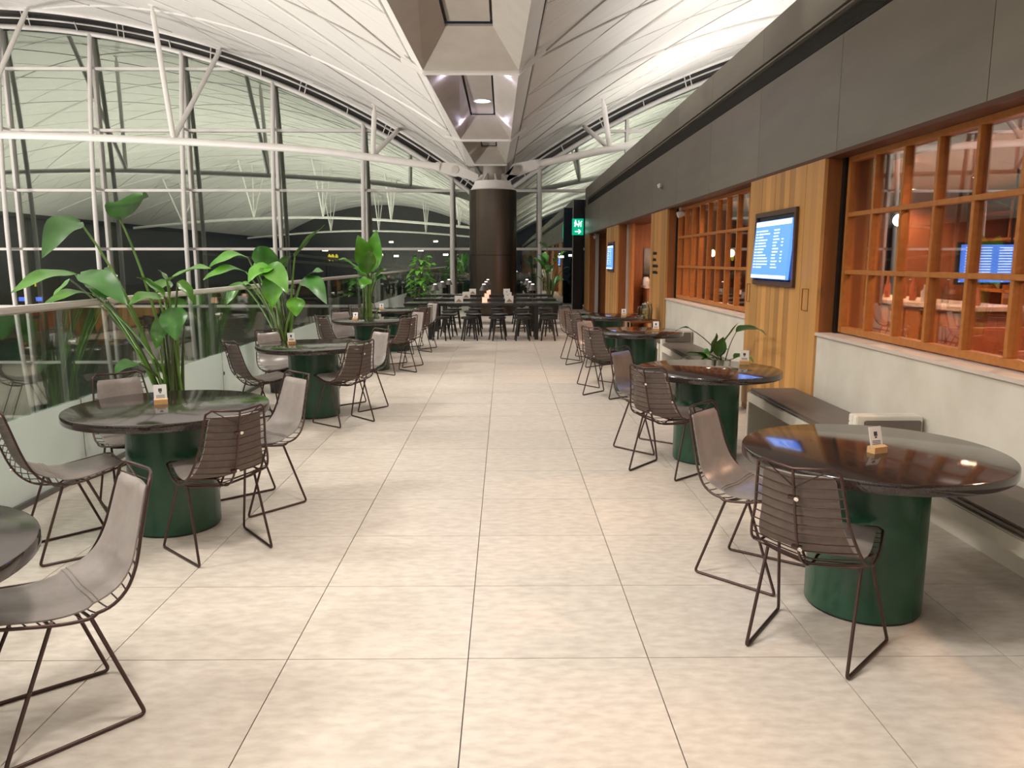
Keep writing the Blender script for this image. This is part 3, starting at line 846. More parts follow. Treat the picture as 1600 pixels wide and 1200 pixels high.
# ================================================================== SCREENS, SIGNS, SMALL FITTINGS
def wall_screen(yc, zc, wy, hz, label, rows, tilt=3, frame=True):
    r = empty('wall_screen', (WX, yc, zc - hz/2 - .05)); tag(r, label, 'screen', 'flight information screens')
    c = hz/2 + .05
    B = lambda a, b, y0, y1, z0, z1: MB().box(a, b, y0, y1, z0 + c, z1 + c)
    fw = .045
    B(-.03, -.004, -wy/2 - fw, wy/2 + fw, hz/2, hz/2 + fw).build('frame_bar', M_screenf, r)
    B(-.03, -.004, -wy/2 - fw, wy/2 + fw, -hz/2 - fw, -hz/2).build('frame_bar', M_screenf, r)
    B(-.03, -.004, -wy/2 - fw, -wy/2, -hz/2, hz/2).build('frame_bar', M_screenf, r)
    B(-.03, -.004, wy/2, wy/2 + fw, -hz/2, hz/2).build('frame_bar', M_screenf, r)
    B(-.010, -.004, -wy/2, wy/2, -hz/2, hz/2).build('recess', M_dark, r)
    M = Matrix.Translation((-.030, 0, c)) @ Matrix.Rotation(math.radians(tilt), 4, 'Y')
    s = MB().box(-.018, .012, -wy/2 + .03, wy/2 - .015, -hz/2 + .02, hz/2 - .045).build('display', M_screen, r); s.matrix_local = M
    mb = MB(); rr = random.Random(5)
    y1, z1 = wy/2 - .03, hz/2 - .06
    mb.box(-.0195, -.018, -wy/2 + .035, wy/2 - .02, z1 - .035, z1 + .01)
    mb.box(-.0195, -.018, -wy/2 + .035, wy/2 - .02, -hz/2 + .025, -hz/2 + .055)
    for k in range(rows):
        z = z1 - .075 - k * (hz - .24) / rows
        t = .010 * hz / .6
        mb.box(-.0195, -.018, y1 - .07, y1 - .02, z - t, z)
        mb.box(-.0195, -.018, y1 - .07 - .03 - rr.uniform(.12, .32) * wy, y1 - .10, z - t, z)
        mb.box(-.0195, -.018, y1 - .52*wy - rr.uniform(.08, .16)*wy, y1 - .52*wy, z - t, z)
        if rr.random() < .6: mb.box(-.0195, -.018, y1 - .78*wy, y1 - .74*wy, z - t, z)
    mb.build('text_rows', M_screent, s)
    return r
wall_screen(7.45, 1.70, 1.02, .62, 'large flight screen with rows of text on the oak panelling', 13, tilt=4)
wall_screen(18.85, 1.68, .95, .62, 'small far flight screen on the narrow oak pier', 9, tilt=2)
# four short lines of lettering on the pier by the entrance
tx = empty('wall_lettering', (WX - .004, 13.2, 1.35)); tag(tx, 'four short lines of black lettering on the oak pier', 'lettering')
rr = random.Random(11)
for k, wdt in enumerate((.30, .25, .42, .40)):
    mb = MB(); y = .36; z = .34 - k * .108; end = y - wdt
    while y > end:
        w1 = rr.uniform(.022, .034); hh = rr.choice((.034, .034, .05))
        mb.box(-.006, .003, y - .009, y, z, z + hh); mb.box(-.006, .003, y - w1, y - w1 + .009, z, z + .034)
        mb.box(-.006, .003, y - w1, y, z + (.026 if rr.random() < .5 else 0), z + (.034 if rr.random() < .5 else .008) + .008)
        y -= w1 + .011
    mb.build('text_line', M_ink, tx)
# exit sign on a black pylon
py = empty('sign_pylon', (2.40, 25.55, 0)); tag(py, 'tall black pylon at the far end of the restaurant', 'pylon')
MB().box(-.17, .19, -.04, .10, 0, 3.55).build('shaft', M_dark, py, bevel=.005)
MB().box(-.17, -.15, -.045, -.041, 0, 3.55).build('edge_strip', M_slab, py)
sg = empty('exit_sign', (2.39, 25.50, 2.42)); tag(sg, 'green lit sign with white figures and a right arrow', 'sign')
MB().box(-.18, .18, -.10, 0, 0, .52).build('sign_box', M_signg, sg)
def flat(polys, name):
    mb = MB()
    for p in polys: mb.prism(p, -.106, -.101, 'y')
    return mb.build(name, M_signw, sg)
flat([[(-.10, .095), (.03, .095), (.03, .125), (-.10, .125)], [(.0, .04), (.045, .04), (.11, .11), (.045, .18), (.0, .18), (.055, .125), (.055, .095)]], 'arrow')
flat([[(-.095, .44), (-.06, .44), (-.06, .475), (-.095, .475)], [(-.12, .36), (-.05, .385), (-.05, .43), (-.12, .41)], [(-.12, .27), (-.09, .26), (-.05, .33), (-.06, .38), (-.10, .37)], [(-.06, .36), (-.02, .30), (-.0, .32), (-.04, .39)]], 'running_figure')
flat([[(0, .26), (.03, .26), (.05, .33), (.05, .40), (.02, .40)], [(.01, .42), (.045, .42), (.045, .455), (.01, .455)], [(.05, .38), (.12, .45), (.135, .43), (.06, .35)], [(.08, .26), (.11, .26), (.11, .42), (.08, .40)]], 'stair_figure')
# small camera dome and unlit red and white door sensors under the fascia
cd = empty('camera_dome', (WX, 12.95, 2.80)); tag(cd, 'small round security camera on the grey fascia', 'camera')
MB().lathe([(.001, -.001), (.055, 0), (.055, .02), (.045, .04)], 16).build('mount', M_fascia, cd, 40).matrix_local = Matrix.Rotation(-PI/2, 4, 'Y')
MB().lathe([(.042, .04), (.038, .065), (.022, .085), (.001, .09)], 16).build('dome', M_chrome, cd, 60).matrix_local = Matrix.Rotation(-PI/2, 4, 'Y')
for y, lb in ((12.2, 'red and white door sensor under the fascia beside the far lattice window'), (13.95, 'red and white door sensor under the fascia at the restaurant entrance'), (23.6, 'red and white door sensor under the fascia at the far doorway')):
    s_ = empty('door_sensor', (WX + .14, y, FB - .13)); tag(s_, lb, 'sensor', 'door sensors under the fascia')
    MB().lathe([(.02, .10), (.02, .06)], 10).build('stem', M_plastic, s_)
    MB().lathe([(.001, -.05), (.045, -.045), (.055, 0), (.04, .06), (.001, .062)], 14).build('body', M_plastic, s_, 50).matrix_local = Matrix.Rotation(math.radians(70), 4, 'Y')
    MB().lathe([(.001, -.02), (.035, -.02), (.04, .02), (.001, .025)], 12, (.0, .07, -.0)).build('lens_cover', M_red, s_, 50)

# ================================================================== SIDE TABLE WITH PITCHER
stb = empty('side_table', (2.33, 12.95, 0)); tag(stb, 'small dark side table against the oak pier', 'side table')
MB().box(-.24, .24, -.20, .20, .56, .60).build('top', M_wdark, stb, bevel=.004)
for a in (-.21, .21):
    for b in (-.17, .17): MB().box(a - .015, a + .015, b - .015, b + .015, 0, .56).build('leg', M_black, stb)
MB().box(-.2, .2, -.16, .16, .20, .22).build('shelf', M_wdark, stb)
def pitcher(x, y, fill, label):
    r = empty('water_pitcher', (x, y, .60)); tag(r, label, 'pitcher', 'water pitchers')
    MB().lathe([(.065, 0), (.075, .01), (.078, .18), (.062, .24), (.066, .265), (.062, .265), (.058, .24), (.072, .18), (.069, .014), (.001, .012)], 20, cap=False).build('glass_body', M_cglass, r, 50)
    MB().lathe([(.001, .016), (.066, .016), (.069, fill), (.001, fill)], 20).build('water', M_water, r, 50)
    MB().tube(smoothline([(-.06, 0, .23), (-.13, 0, .23), (-.13, 0, .08), (-.072, 0, .07)], .04), .009, 8).build('handle', M_cglass, r, 60)
    for k in range(4):
        a = k * 1.6
        MB().lathe([(.001, 0), (.028, 0), (.028, .009), (.001, .009)], 12).build('lemon_slice', M_lemon, r).matrix_local = Matrix.Translation((.03*math.cos(a), .03*math.sin(a), .04 + .045*k)) @ Matrix.Rotation(.9, 4, 'X') @ Matrix.Rotation(a, 4, 'Z')
    MB().lathe([(.001, .266), (.066, .266), (.05, .285), (.015, .29), (.015, .31), (.001, .312)], 16).build('lid', M_chrome, r, 50)
pitcher(2.36, 12.86, .19, 'clear glass pitcher with lemon slices nearest on the side table')
pitcher(2.44, 13.06, .12, 'second glass pitcher standing behind the lemon one')
for k, (x, y) in enumerate(((2.17, 12.84), (2.22, 12.93), (2.13, 12.98))):
    g = MB().lathe([(.030, 0), (.036, .11), (.034, .11), (.028, .006), (.001, .006)], 16, cap=False).build('drinking_glass', M_cglass, None, 50)
    g.location = (x, y, .60)
    tag(g, ('front', 'middle', 'rear')[k] + ' one of three small empty glasses beside the pitcher', 'glass', 'glasses on the side table')

# ================================================================== COMMUNAL TABLES, STOOLS, LAMPS
def communal(y, xa, xb, label, ord_):
    r = empty('communal_table', ((xa+xb)/2, y, 0)); tag(r, label, 'table', 'long black communal tables')
    h_ = (xb - xa) / 2
    MB().box(-h_, h_, -.36, .36, .69, .74).build('tabletop', M_ltop, r, bevel=.006)
    MB().box(-h_ + .5, h_ - .5, -.02, .02, .665, .69).build('stretcher', M_stool, r)
    for a in (-h_ + .52, h_ - .52):
        for b in (-.28, .28): MB().box(a - .04, a + .04, b - .035, b + .035, 0, .69).build('leg', M_stool, r)
    return r
CT = [(15.9, -2.03, 1.17), (17.75, -2.05, 1.17), (19.9, -2.05, 1.2)]
names = ['nearest', 'middle', 'farthest']
for (y, a, b), nm in zip(CT, names): communal(y, a, b, f'{nm} of the three long black communal tables before the column', nm)
def make_stool():
    r = empty('stool')
    MB().lathe([(.001, .435), (.165, .435), (.175, .445), (.172, .470), (.150, .478), (.001, .470)], 28, cap=False).build('seat', M_stool, r, 50)
    for k in range(4):
        a = PI/4 + k * PI/2; c, s = math.cos(a), math.sin(a)
        MB().tube([(.11*c, .11*s, .436), (.195*c, .195*s, 0)], [.020, .015], 8).build('leg', M_stool, r, 60)
    for k in range(2):
        a = PI/4 + k * PI/2; c, s = math.cos(a), math.sin(a)
        MB().tube([(.145*c, .145*s, .25 + .02*k), (-.145*c, -.145*s, .25 + .02*k)], .009, 6).build('stretcher', M_stool, r, 60)
    return r
stool = make_stool(); su = [False]
SXs = [-1.24, -.72, -.17, .37, .91]
ordn = ['first', 'second', 'third', 'fourth', 'fifth']
for ti, (ty, _, _) in enumerate(CT):
    rows_ = [(ty - .42, 'near'), (ty + .48, 'far')] if ti < 2 else [(ty - .42, 'near')]
    for ry, rn in rows_:
        for k, x in enumerate(SXs):
            s = place(stool, su, (x + jit.uniform(-.03, .03) + (.05 if rn == 'far' else 0), ry + jit.uniform(-.05, .05), 0), jit.uniform(-.3, .3))
            tag(s, f'{ordn[k]} black stool from the left on the {rn} side of the {names[ti]} communal table', 'stool', 'black stools at the communal tables')
def make_lamp():
    r = empty('table_lamp')
    MB().lathe([(.001, 0), (.052, 0), (.055, .006), (.045, .014), (.010, .02), (.001, .02)], 20).build('base', M_shade, r, 50)
    MB().tube([(0, 0, .018), (0, 0, .33)], .007, 8).build('stem', M_shade, r, 60)
    MB().lathe([(.098, .245), (.036, .365), (.033, .365), (.094, .245)], 24, cap=False).build('shade', M_shade, r, 50)
    MB().lathe([(.001, .300), (.018, .305), (.022, .325), (.012, .345), (.001, .348)], 12).build('bulb', M_glow, r, 60)
    MB().lathe([(.001, .358), (.031, .358), (.034, .368), (.028, .382), (.001, .385)], 16).build('lit_top', M_ltop2, r, 50)
    return r
lamp = make_lamp(); lu = [False]
def make_box():
    r = empty('menu_box')
    MB().box(-.085, .085, -.03, .03, 0, .14).build('body', M_card, r, bevel=.003)
    MB().prism([(-.065, .02), (.065, .02), (0, .085)], -.033, -.031, 'y').build('triangle_print', M_kraft, r)
    return r
mbox = make_box(); mu = [False]
def make_candle():
    r = empty('candle_box')
    MB().box(-.055, .055, -.045, .045, 0, .012).build('tray', M_card, r)
    MB().box(-.05, .05, -.04, .04, .012, .11).build('lantern', M_glow, r, bevel=.006)
    MB().box(-.055, .055, -.045, .045, .11, .118).build('rim', M_card, r)
    return r
cand = make_candle(); cu = [False]
for ti, (ty, _, _) in enumerate(CT):
    for k, x in enumerate((-1.42, -.42, .58)):
        l = place(lamp, lu, (x, ty - .05, .74), 0)
        tag(l, f'{("left","middle","right")[k]} dark table lamp on the {names[ti]} communal table', 'lamp', 'table lamps on the communal tables')
        d = bpy.data.lights.new('lamp_bulb', 'POINT'); d.energy = .9; d.color = (1, .55, .3); d.shadow_soft_size = .02
        o = bpy.data.objects.new('lamp_bulb', d); COL.objects.link(o); o.location = (x, ty - .05, 1.02)
    for k, x in enumerate((-.93, .10)):
        m_ = place(mbox, mu, (x - .02 * ti * (1 if k else -3), ty - .12, .74), jit.uniform(-.05, .05))
        tag(m_, f'{("left","right")[k]} white box with brown triangle on the {names[ti]} communal table', 'box', 'menu boxes on the communal tables')
    c_ = place(cand, cu, (-.40, ty - .22, .74), 0)
    tag(c_, f'glowing pink lantern box on the {names[ti]} communal table', 'lantern', 'lantern boxes on the communal tables')

# ================================================================== PLANTS
def leaf_mesh(B, T, arch, W, roll, mat, name='leaf', fold=.25, n=10, power=.75):
    B, T = Vector(B), Vector(T)
    ax = T - B; L_ = ax.length
    mid = (B + T) / 2 + Vector((0, 0, arch))
    pts = [B*(1-t)**2 + mid*2*t*(1-t) + T*t*t for t in [k/n for k in range(n+1)]]
    v = []; f = []
    for k, p in enumerate(pts):
        t = k / n
        tg = (pts[min(n, k+1)] - pts[max(0, k-1)]).normalized()
        up = Vector((0, 0, 1)) if abs(tg.z) < .92 else Vector((.25, -1, .1)).normalized()
        s = tg.cross(up).normalized(); u = s.cross(tg).normalized()
        q = Matrix.Rotation(roll, 3, tg); s = q @ s; u = q @ u
        w_ = W/2 * max(.02, math.sin(PI * min(1, t**power * .97 + .03))) ** .85
        wob = .06 * W * math.sin(11 * t + B.x * 7)
        for e, hgt in ((-1, fold), (-.5, fold*.35), (0, 0), (.5, fold*.35), (1, fold)):
            v.append(p + s * e * w_ + u * (hgt * w_ + wob * abs(e)))
    for k in range(n):
        for j in range(4):
            a = k*5 + j; f.append((a, a+1, a+6, a+5))
    return MB().add(v, f)
def stem_to(P0, P1, r0=.016, r1=.008):
    P0, P1 = Vector(P0), Vector(P1)
    mid = P0.lerp(P1, .5) + Vector(((P0.x - P1.x) * .22, (P0.y - P1.y) * .22, (P1.z - P0.z) * .10))
    pts = [P0*(1-t)**2 + mid*2*t*(1-t) + P1*t*t for t in [k/7 for k in range(8)]]
    return MB().tube(pts, [r0 + (r1-r0)*k/7 for k in range(8)], 6)
def pot(r, rad, h_, mat=M_pot, name='pot'):
    MB().lathe([(rad*.86, 0), (rad, h_), (rad*.92, h_), (rad*.90, h_ - .05)], 28, cap=False).build(name, mat, r, 40)
    MB().lathe([(.001, h_ - .06), (rad*.9, h_ - .05)], 24, cap=False).build('soil', M_soil, r)
def strelitzia(base, Y, leaves, label, group, scale_stem=1, nstalk=9, potr=.22, poth=.42, rnd=1, up=1.1):
    r = empty('bird_of_paradise_plant', base); tag(r, label, 'plant', group)
    pot(r, potr, poth)
    R_ = random.Random(rnd); bx, by, _ = base
    k_ = 1200 / Y
    def W2(px, dy): 
        yy = Y + dy
        return Vector(((px[0] - 788) * yy / 1200 - bx, yy - by, 1.58 - (px[1] - 408) * yy / 1200))
    for (b, t, arch, W, roll, db, dt) in leaves:
        B = W2(b, db); T = W2(t, dt)
        leaf_mesh(B, T, arch, W * .84, roll, M_leaf).build('leaf', M_leaf if R_.random() < .8 else M_leafd, r, 60)
        a = R_.uniform(0, 2*PI); q = R_.uniform(.03, .10)
        stem_to((q*math.cos(a), q*math.sin(a), poth - .06), B, .015*scale_stem, .008*scale_stem).build('stem', M_stem if R_.random() < .55 else M_stemb, r, 60)
    for k in range(nstalk):
        a = R_.uniform(0, 2*PI); q = R_.uniform(.02, .11)
        P0 = Vector((q*math.cos(a), q*math.sin(a), poth - .06)); P1 = P0 * 1.8 + Vector((0, 0, 0)); P1.z = R_.uniform(.62, up)
        stem_to(P0, P1, .02*scale_stem, .006).build('stalk', M_stem if k % 2 else M_stemb, r, 60)
    return r
strelitzia((-2.68, 6.15, 0), 6.1, [
    ((203, 344), (240, 309), .05, .34, .2, .1, -.45), ((143, 350), (80, 404), .16, .26, -.5, 0, -.35), ((128, 428), (27, 457), .10, .17, -.35, -.1, -.75),
    ((120, 436), (87, 473), .02, .13, .2, 0, -.15), ((135, 428), (203, 476), .10, .24, .5, -.15, -.4), ((152, 458), (74, 477), .08, .15, -.2, -.2, -.7),
    ((262, 462), (222, 432), .03, .15, .3, 0, -.1), ((268, 440), (336, 418), .06, .17, .4, 0, -.2), ((262, 468), (206, 474), .08, .17, -.4, -.2, -.45),
    ((275, 480), (274, 530), .03, .25, .3, -.2, -.3), ((258, 496), (243, 543), .02, .16, -.3, -.15, -.25), ((214, 566), (176, 584), .05, .17, -.2, -.2, -.5),
    ((272, 448), (256, 421), .02, .14, .5, .1, .15), ((284, 440), (306, 470), .05, .14, .5, .1, .1), ((150, 440), (172, 468), .05, .16, .4, -.1, -.3),
    ((175, 425), (195, 440), .06, .16, .5, .2, .3), ((250, 455), (270, 440), .05, .16, .3, .2, .3)],
    'tall large-leaved plant beside the second balustrade-row table', 'large-leaved plants along the balustrade', 1, 12, rnd=2, up=1.15)
strelitzia((-2.68, 9.35, 0), 9.3, [
    ((466, 402), (513, 353), .02, .24, .3, 0, -.2), ((394, 402), (334, 419), .14, .24, -.3, 0, -.4), ((390, 424), (324, 438), .14, .22, -.3, -.1, -.6),
    ((430, 420), (392, 440), .12, .26, -.4, -.2, -.5), ((424, 425), (412, 385), .06, .36, .2, 0, -.2), ((420, 415), (452, 457), .10, .32, .4, -.2, -.5),
    ((438, 428), (460, 400), .03, .27, -.3, .1, .1), ((432, 430), (428, 480), .03, .30, .2, -.2, -.3), ((474, 440), (512, 474), .20, .30, .5, 0, -.2),
    ((480, 434), (509, 424), .06, .22, .3, .1, 0), ((465, 464), (464, 493), .03, .26, .2, -.2, -.25), ((382, 440), (356, 477), .06, .20, -.3, 0, -.2),
    ((440, 440), (415, 460), .05, .24, -.3, .2, .2), ((410, 430), (425, 400), .05, .26, .3, .2, .3), ((400, 450), (375, 445), .06, .2, -.2, .1, 0)],
    'leafy large plant between the third and fourth balustrade-row tables', 'large-leaved plants along the balustrade', 1.2, 10, rnd=4, up=1.0)
strelitzia((-2.22, 12.5, 0), 12.5, [
    ((578, 424), (564, 369), .03, .40, .2, 0, -.1), ((584, 424), (592, 361), .03, .34, -.3, 0, 0), ((577, 428), (580, 392), .05, .36, .3, -.2, -.4),
    ((570, 430), (533, 405), .12, .30, -.2, -.1, -.3), ((590, 434), (606, 420), .06, .30, .3, 0, 0), ((586, 428), (602, 398), .04, .34, .3, .1, .1),
    ((572, 440), (556, 418), .06, .30, -.2, 0, 0), ((580, 436), (566, 450), .04, .30, -.4, -.2, -.3), ((588, 440), (606, 436), .08, .26, .4, 0, 0), ((576, 430), (560, 395), .05, .34, .1, .2, .3)],
    'upright large-leaved plant behind the farthest balustrade-row table', 'large-leaved plants along the balustrade', 1.5, 9, rnd=6, up=1.0)
# climbing heart-leaf plant in a planter
cp = empty('climbing_plant', (-2.26, 21.0, 0)); tag(cp, 'bushy bright green climbing plant left of the communal tables', 'plant')
MB().box(-.42, .42, -.30, .30, 0, .62).build('planter', M_pot, cp, bevel=.01)
MB().box(-.38, .38, -.26, .26, .60, .625).build('soil', M_soil, cp)
MB().tube([(0, 0, .6), (0, 0, 1.72)], .04, 8).build('moss_pole', M_stemb, cp)
R_ = random.Random(9)
for k in range(120):
    a = R_.uniform(0, 2*PI); z = R_.uniform(.62, 1.74); q = R_.uniform(.12, .31) * (1.0 if z < 1.55 else .75)
    B = Vector((q*math.cos(a), q*math.sin(a), z)); T = B + Vector((.15*math.cos(a), .15*math.sin(a), -.10 + R_.uniform(-.03, .08)))
    leaf_mesh(B, T, .03, .14, R_.uniform(-.4, .4), M_leaf, n=5, power=.6).build('leaf', M_leaf, cp, 60)
# dark palm at the far right
pm = empty('palm_plant', (1.26, 21.2, 0)); tag(pm, 'dark green palm in a pot right of the column', 'plant')
pot(pm, .24, .50)
R_ = random.Random(12)
for k in range(16):
    a = R_.uniform(0, 2*PI); q = R_.uniform(.2, .55); z = R_.uniform(1.1, 1.95)
    B = Vector((q*.5*math.cos(a), q*.5*math.sin(a), z - .25)); T = Vector((q*1.1*math.cos(a), q*1.1*math.sin(a), z - .1 * R_.random()))
    leaf_mesh(B, T, .12, .17, R_.uniform(-.4, .4), M_leafd, n=8).build('leaf', M_leafd, pm, 60)
    stem_to((.04*math.cos(a), .04*math.sin(a), .44), B, .014, .007).build('stem', M_stemb, pm, 60)
leaf_mesh((-.1, 0, 1.9), (-.33, 0, 2.05), .12, .2, .2, M_leafd).build('leaf', M_leafd, pm, 60)
stem_to((0, 0, .44), (-.1, 0, 1.9), .014, .007).build('stem', M_stemb, pm, 60)
# lily in a floor pot between benches
ly = empty('potted_lily', (2.36, 8.15, 0)); tag(ly, 'glossy dark green potted lily by the oak panelling', 'plant')
pot(ly, .155, .50)
def L2(px, dy=0):
    yy = 8.1 + dy; return Vector(((px[0]-788)*yy/1200 - 2.36, yy - 8.15, 1.58 - (px[1]-408)*yy/1200))
for b, t, arch, W, roll, *dd in (((1112, 553), (1121, 519), .02, .13, .6), ((1124, 556), (1132, 526), .02, .14, -.4), ((1130, 540), (1156, 502), .02, .07, .5, -.1, -.4), ((1152, 518), (1200, 522), .10, .12, -.4, -.25, -1.05),
                            ((1078, 512), (1056, 517), .04, .07, .2), ((1108, 558), (1072, 552), .05, .09, .3), ((1108, 560), (1062, 563), .08, .08, .3), ((1130, 558), (1140, 545), .03, .10, .3),
                            ((1150, 560), (1182, 566), .10, .10, -.3, -.3, -.85), ((1100, 548), (1112, 556), .03, .1, .3), ((1118, 560), (1098, 565), .05, .1, 0)):
    B, T = L2(b, dd[0] if dd else 0), L2(t, dd[1] if dd else -.05)
    leaf_mesh(B, T, arch, W, roll, M_leafd).build('leaf', M_leafd, ly, 60)
    stem_to((R_.uniform(-.05, .05), R_.uniform(-.05, .05), .45), B, .007, .004).build('stem', M_stemb, ly, 60)

# ================================================================== RESTAURANT FURNISHING
def banquette(x, y, ln, label, rz=0, h_=.95):
    r = empty('banquette', (x, y, 0), rz); tag(r, label, 'banquette', 'orange banquettes in the restaurant')
    MB().box(-ln/2, ln/2, -.28, .28, 0, .30).build('base', M_wdark, r)
    MB().box(-ln/2, ln/2, -.28, .24, .30, .46).build('seat', M_orange, r, bevel=.02)
    MB().box(-ln/2, ln/2, .16, .28, .46, h_).build('backrest', M_orange, r, bevel=.02)
    return r
banquette(4.6, 5.6, 2.2, 'orange leather banquette nearest inside the large lattice window', PI)
banquette(5.2, 7.1, 2.0, 'orange leather banquette in the middle of the restaurant', 0)
banquette(6.9, 7.9, 2.6, 'orange leather banquette deeper in the restaurant', PI)
banquette(4.4, 3.2, 1.6, 'low orange banquette close behind the lattice window', PI/2, .8)
def dtable(x, y, label):
    r = empty('dining_table', (x, y, 0)); tag(r, label, 'table', 'restaurant tables')
    MB().box(-.4, .4, -.35, .35, .70, .74).build('tabletop', M_wood2, r, bevel=.005)
    MB().lathe([(.04, .02), (.04, .70)], 12).build('post', M_black, r, 40); MB().lathe([(.25, 0), (.25, .02)], 20).build('foot', M_black, r, 40)
dtable(5.2, 6.35, 'wooden restaurant table between the banquettes'); dtable(4.3, 4.4, 'wooden restaurant table nearest the lattice window')
ct = empty('bar_counter', (5.5, 10.6, 0)); tag(ct, 'wooden bar counter behind the far lattice window', 'counter')
MB().box(-.35, .35, -2.0, 2.0, 0, 1.02).build('body', M_rwall, ct); MB().box(-.42, .42, -2.05, 2.05, 1.02, 1.07).build('worktop', M_concp, ct, bevel=.006)
for k in range(10): MB().box(-.37, -.351, -1.95 + k*.4, -1.60 + k*.4, .06, .98).build('front_panel', M_wood2, ct)
ca = empty('serving_counter', (3.75, 17.5, 0)); tag(ca, 'serving counter seen through the restaurant entrance', 'counter')
MB().box(-.55, .55, -.3, .3, 0, .98).build('body', M_rwall, ca); MB().box(-.6, .6, -.34, .34, .98, 1.03).build('worktop', M_concp, ca)
for k, (dx, hh) in enumerate(((-.56, .20), (-.39, .30), (-.22, .24))):
    b_ = MB().lathe([(.06, 0), (.075, .02), (.075, hh*.7), (.05, hh), (.001, hh)], 16).build('white_jar', M_plastic, None, 50); b_.location = (3.75 + dx, 17.4, 1.03)
    tag(b_, ('left', 'middle', 'right')[k] + ' white jar on the serving counter', 'jar', 'jars on the serving counter')
shelf_x = (5.22, 5.5, 5.42)
R_ = random.Random(21)
for k in range(12):
    hgt = R_.uniform(.18, .34)
    b_ = MB().lathe([(.001, 0), (.04, 0), (.042, hgt*.6), (.015, hgt*.75), (.015, hgt), (.001, hgt)], 12).build('bottle', R_.choice((M_plastic, M_cglass, M_card, M_orange)), None, 50)
    b_.location = (5.35 + .2*R_.random(), 8.9 + .30*k, 1.07); tag(b_, ('first','second','third','fourth','fifth','sixth','seventh','eighth','ninth','tenth','eleventh','twelfth')[k] + ' bottle from the near end of the row on the bar counter', 'bottle', 'bottles on the bar counter')
def pendant(x, y, z, label):
    r = empty('pendant_lamp', (x, y, z)); tag(r, label, 'pendant lamp', 'globe pendants in the restaurant')
    MB().lathe([(.002, -.07), (.04, -.058), (.065, -.025), (.07, 0), (.065, .025), (.04, .058), (.015, .07)], 18).build('globe', M_lampw, r, 60)
    MB().tube([(0, 0, .07), (0, 0, 2.72 - z)], .006, 6).build('cord', M_black, r)
    MB().lathe([(.02, .065), (.02, .10)], 10).build('socket', M_chrome, r)
    d = bpy.data.lights.new('globe_light', 'POINT'); d.energy = 100; d.color = (1, .60, .38); d.shadow_soft_size = .074
    o = bpy.data.objects.new('globe_light', d); COL.objects.link(o); o.location = (x, y, z)
PD = [((1395, 346), 4.6, 'glowing globe pendant at the second column of the near lattice window'), ((1592, 360), 4.6, 'glowing globe pendant at the right edge of the near lattice window'),
      ((1083, 398), 3.9, 'leftmost glowing globe behind the far lattice window'), ((1107, 396), 3.9, 'middle glowing globe behind the far lattice window'), ((1136, 396), 3.9, 'rightmost glowing globe behind the far lattice window')]
for (u, v_), X, lb in PD:
    yy = X * 1200 / (u - 788); pendant(X, yy, 1.58 - (v_ - 408) * yy / 1200, lb)
def downlight(x, y, label, e):
    r = empty('downlight', (x, y, 2.70)); tag(r, label, 'downlight', 'downlights in the restaurant ceiling')
    MB().lathe([(.001, .0), (.075, .0), (.075, .012), (.001, .012)], 16).build('lens', M_lampw, r)
    MB().lathe([(.075, -.004), (.095, -.004), (.095, .018), (.075, .018)], 16, cap=False).build('trim_ring', M_plastic, r)
    spot('downlight_beam', (x, y, 2.66), (x, y, 0), e, 150, .6, .08, (1, .60, .38))
for i_, yy in enumerate((2.4, 5.0, 7.9, 10.6, 12.4)):
    for j_, xx in enumerate((3.9, 6.4)):
        downlight(xx, yy, ('first', 'second', 'third', 'fourth', 'fifth')[i_] + (' window-side' if j_ == 0 else ' rear') + ' downlight counted from the camera in the restaurant ceiling', 300)
for i_, yy in enumerate((14.8, 16.9)): downlight(3.9, yy, ('nearer', 'farther')[i_] + ' downlight above the restaurant entrance', 45)
tv = empty('television', (6.2, 9.8, 1.55)); tag(tv, 'blue lit screen hanging inside the restaurant', 'screen'); tv.scale = (.74, 1, .74)
MB().box(-.62, .62, .0, .06, -.36, .36).build('case', M_black, tv); MB().box(-.58, .58, -.006, .0, -.32, .32).build('display', M_screen, tv)
mb = MB()
for k in range(12): mb.box(-.5, -.05, -.009, -.006, .26 - k*.046, .275 - k*.046); mb.box(.08, .3, -.009, -.006, .26 - k*.046, .275 - k*.046)
mb.build('text_rows', M_screent, tv)
for s in (-1, 1): MB().box(s*.3 - .012, s*.3 + .012, .02, .04, .36, 1.58).build('bracket', M_black, tv)
fr = empty('shelf_rack', (7.9, 11.5, 0)); tag(fr, 'tall wooden shelf rack at the back of the restaurant', 'shelf')
for k in range(6): MB().box(-.2, .2, -1.8, 1.8, .3 + k*.4, .34 + k*.4).build('shelf', M_wood2, fr)
for k in range(6): MB().box(-.2, .2, -1.8 + k*.715, -1.76 + k*.715, 0, 2.5).build('upright', M_wood2, fr)

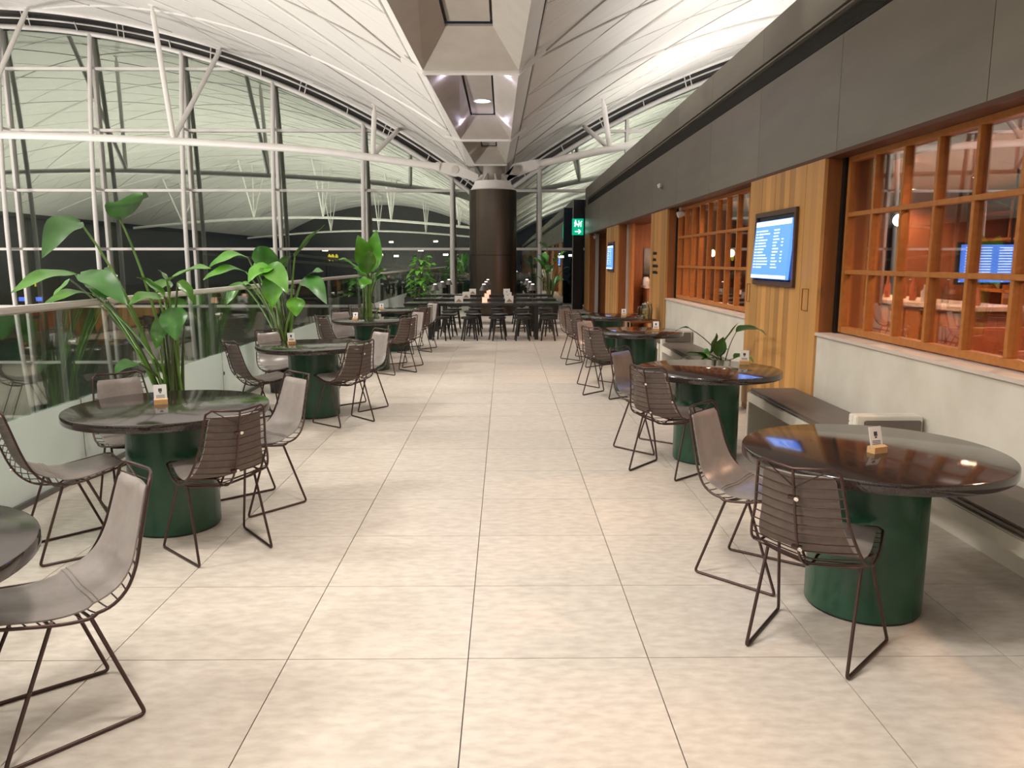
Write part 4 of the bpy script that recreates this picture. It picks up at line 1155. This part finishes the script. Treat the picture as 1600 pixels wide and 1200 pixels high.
# ================================================================== OUTSIDE AT NIGHT
struct(MB().box(-120, 120, YE + 1.5, 260, -6.2, -6.0).build('ground', M_ground))
R_ = random.Random(31)
def lpost(x, y, z, label):
    r = empty('apron_lamp', (x, y, -6)); tag(r, label, 'lamp post', 'apron lamps outside')
    MB().tube([(0, 0, 0), (0, 0, z + 6)], [.16, .08], 8).build('pole', M_post, r)
    MB().box(-.35, .35, -.3, -.02, z + 5.85, z + 6.1).build('head', M_post, r)
    MB().box(-.32, .32, -.35, -.3, z + 5.86, z + 6.09).build('light', M_lampw, r)
for (px, py_, yy, lb) in ((514, 391, 90, 'white lamp outside left of the upright plant'), (598, 398, 110, 'white lamp outside just right of the upright plant'), (622, 400, 110, 'white lamp outside nearer the climbing plant'), (660, 391, 95, 'white lamp outside above the climbing plant'), (698, 398, 105, 'white lamp outside left of the column'),
                         (875, 401, 90, 'white lamp outside right of the palm'), (891, 399, 90, 'second white lamp outside right of the palm'), (683, 378, 120, 'small distant white lamp high left of the column'), (615, 379, 120, 'small distant white lamp above the plants')):
    lpost((px - 788) * yy / 1200, yy, 1.58 - (py_ - 408) * yy / 1200, lb)
for x, y, s, lb in ((-1.7, 38, 2.2, 'dark bush outside the glass left of the column'), (2.0, 40, 2.6, 'dark bush outside the glass right of the column'), (6.0, 46, 3.0, 'dark bush outside behind the palm')):
    tr_ = empty('night_tree', (x, y, -6)); tag(tr_, lb, 'tree', 'trees outside')
    MB().tube([(0, 0, 0), (0, 0, 5.0)], [.2, .1], 8).build('trunk', M_stemb, tr_)
    mb = MB()
    for k in range(380):
        p = Vector((R_.gauss(0, .45)*s, R_.gauss(0, .4)*s, 5.6 + R_.gauss(0, .35)*s)); d = Vector((R_.uniform(-1, 1), R_.uniform(-1, 1), R_.uniform(-1, 1))).normalized()*.28; e = Vector((d.y, -d.x, .1)).normalized()*.14
        mb.add([p, p + d*.5 + e, p + d, p + d*.5 - e], [(0, 1, 2, 3)])
    stuff(mb.build('foliage', M_tree, tr_))

sg8 = empty('gate_sign', (-19.4, 32.0, -6)); tag(sg8, 'distant dark gate sign with a yellow mark and blue strip', 'sign')
MB().box(-.9, 1.1, 0, .1, 5.3, 7.1).build('board', M_dark, sg8)
M_yel = mk('sign_yellow', (.9, .7, .05), .4, emit=(1, .75, .05), es=1.5)
M_blu = mk('strip_blue', (.1, .15, .8), .4, emit=(.12, .2, 1), es=2.5)
MB().box(-.06, .06, -.02, 0, 6.55, 6.95).build('mark', M_yel, sg8)
MB().box(-.02, .16, -.02, 0, 6.72, 6.78).build('mark', M_yel, sg8); MB().box(.10, .16, -.02, 0, 6.55, 6.95).build('mark', M_yel, sg8)
MB().box(-.6, .35, -.02, 0, 5.95, 6.12).build('blue_strip', M_blu, sg8)
for k_ in (-.8, .9): MB().box(k_ - .06, k_ + .06, .02, .08, 0, 5.3).build('post', M_post, sg8)
for k_, px_ in enumerate((519, 524, 530)):
    b_ = empty('apron_beacon', ((px_ - 788) * 80 / 1200, 80, -6)); tag(b_, ('left', 'middle', 'right')[k_] + ' of three small amber lamps outside left of the upright plant', 'lamp', 'amber lamps outside')
    MB().tube([(0, 0, 0), (0, 0, 7.6)], .05, 6).build('pole', M_post, b_); MB().lathe([(.02, 7.6), (.14, 7.7), (.16, 8.1), (.05, 8.3)], 10).build('lens', M_yel, b_, 40)
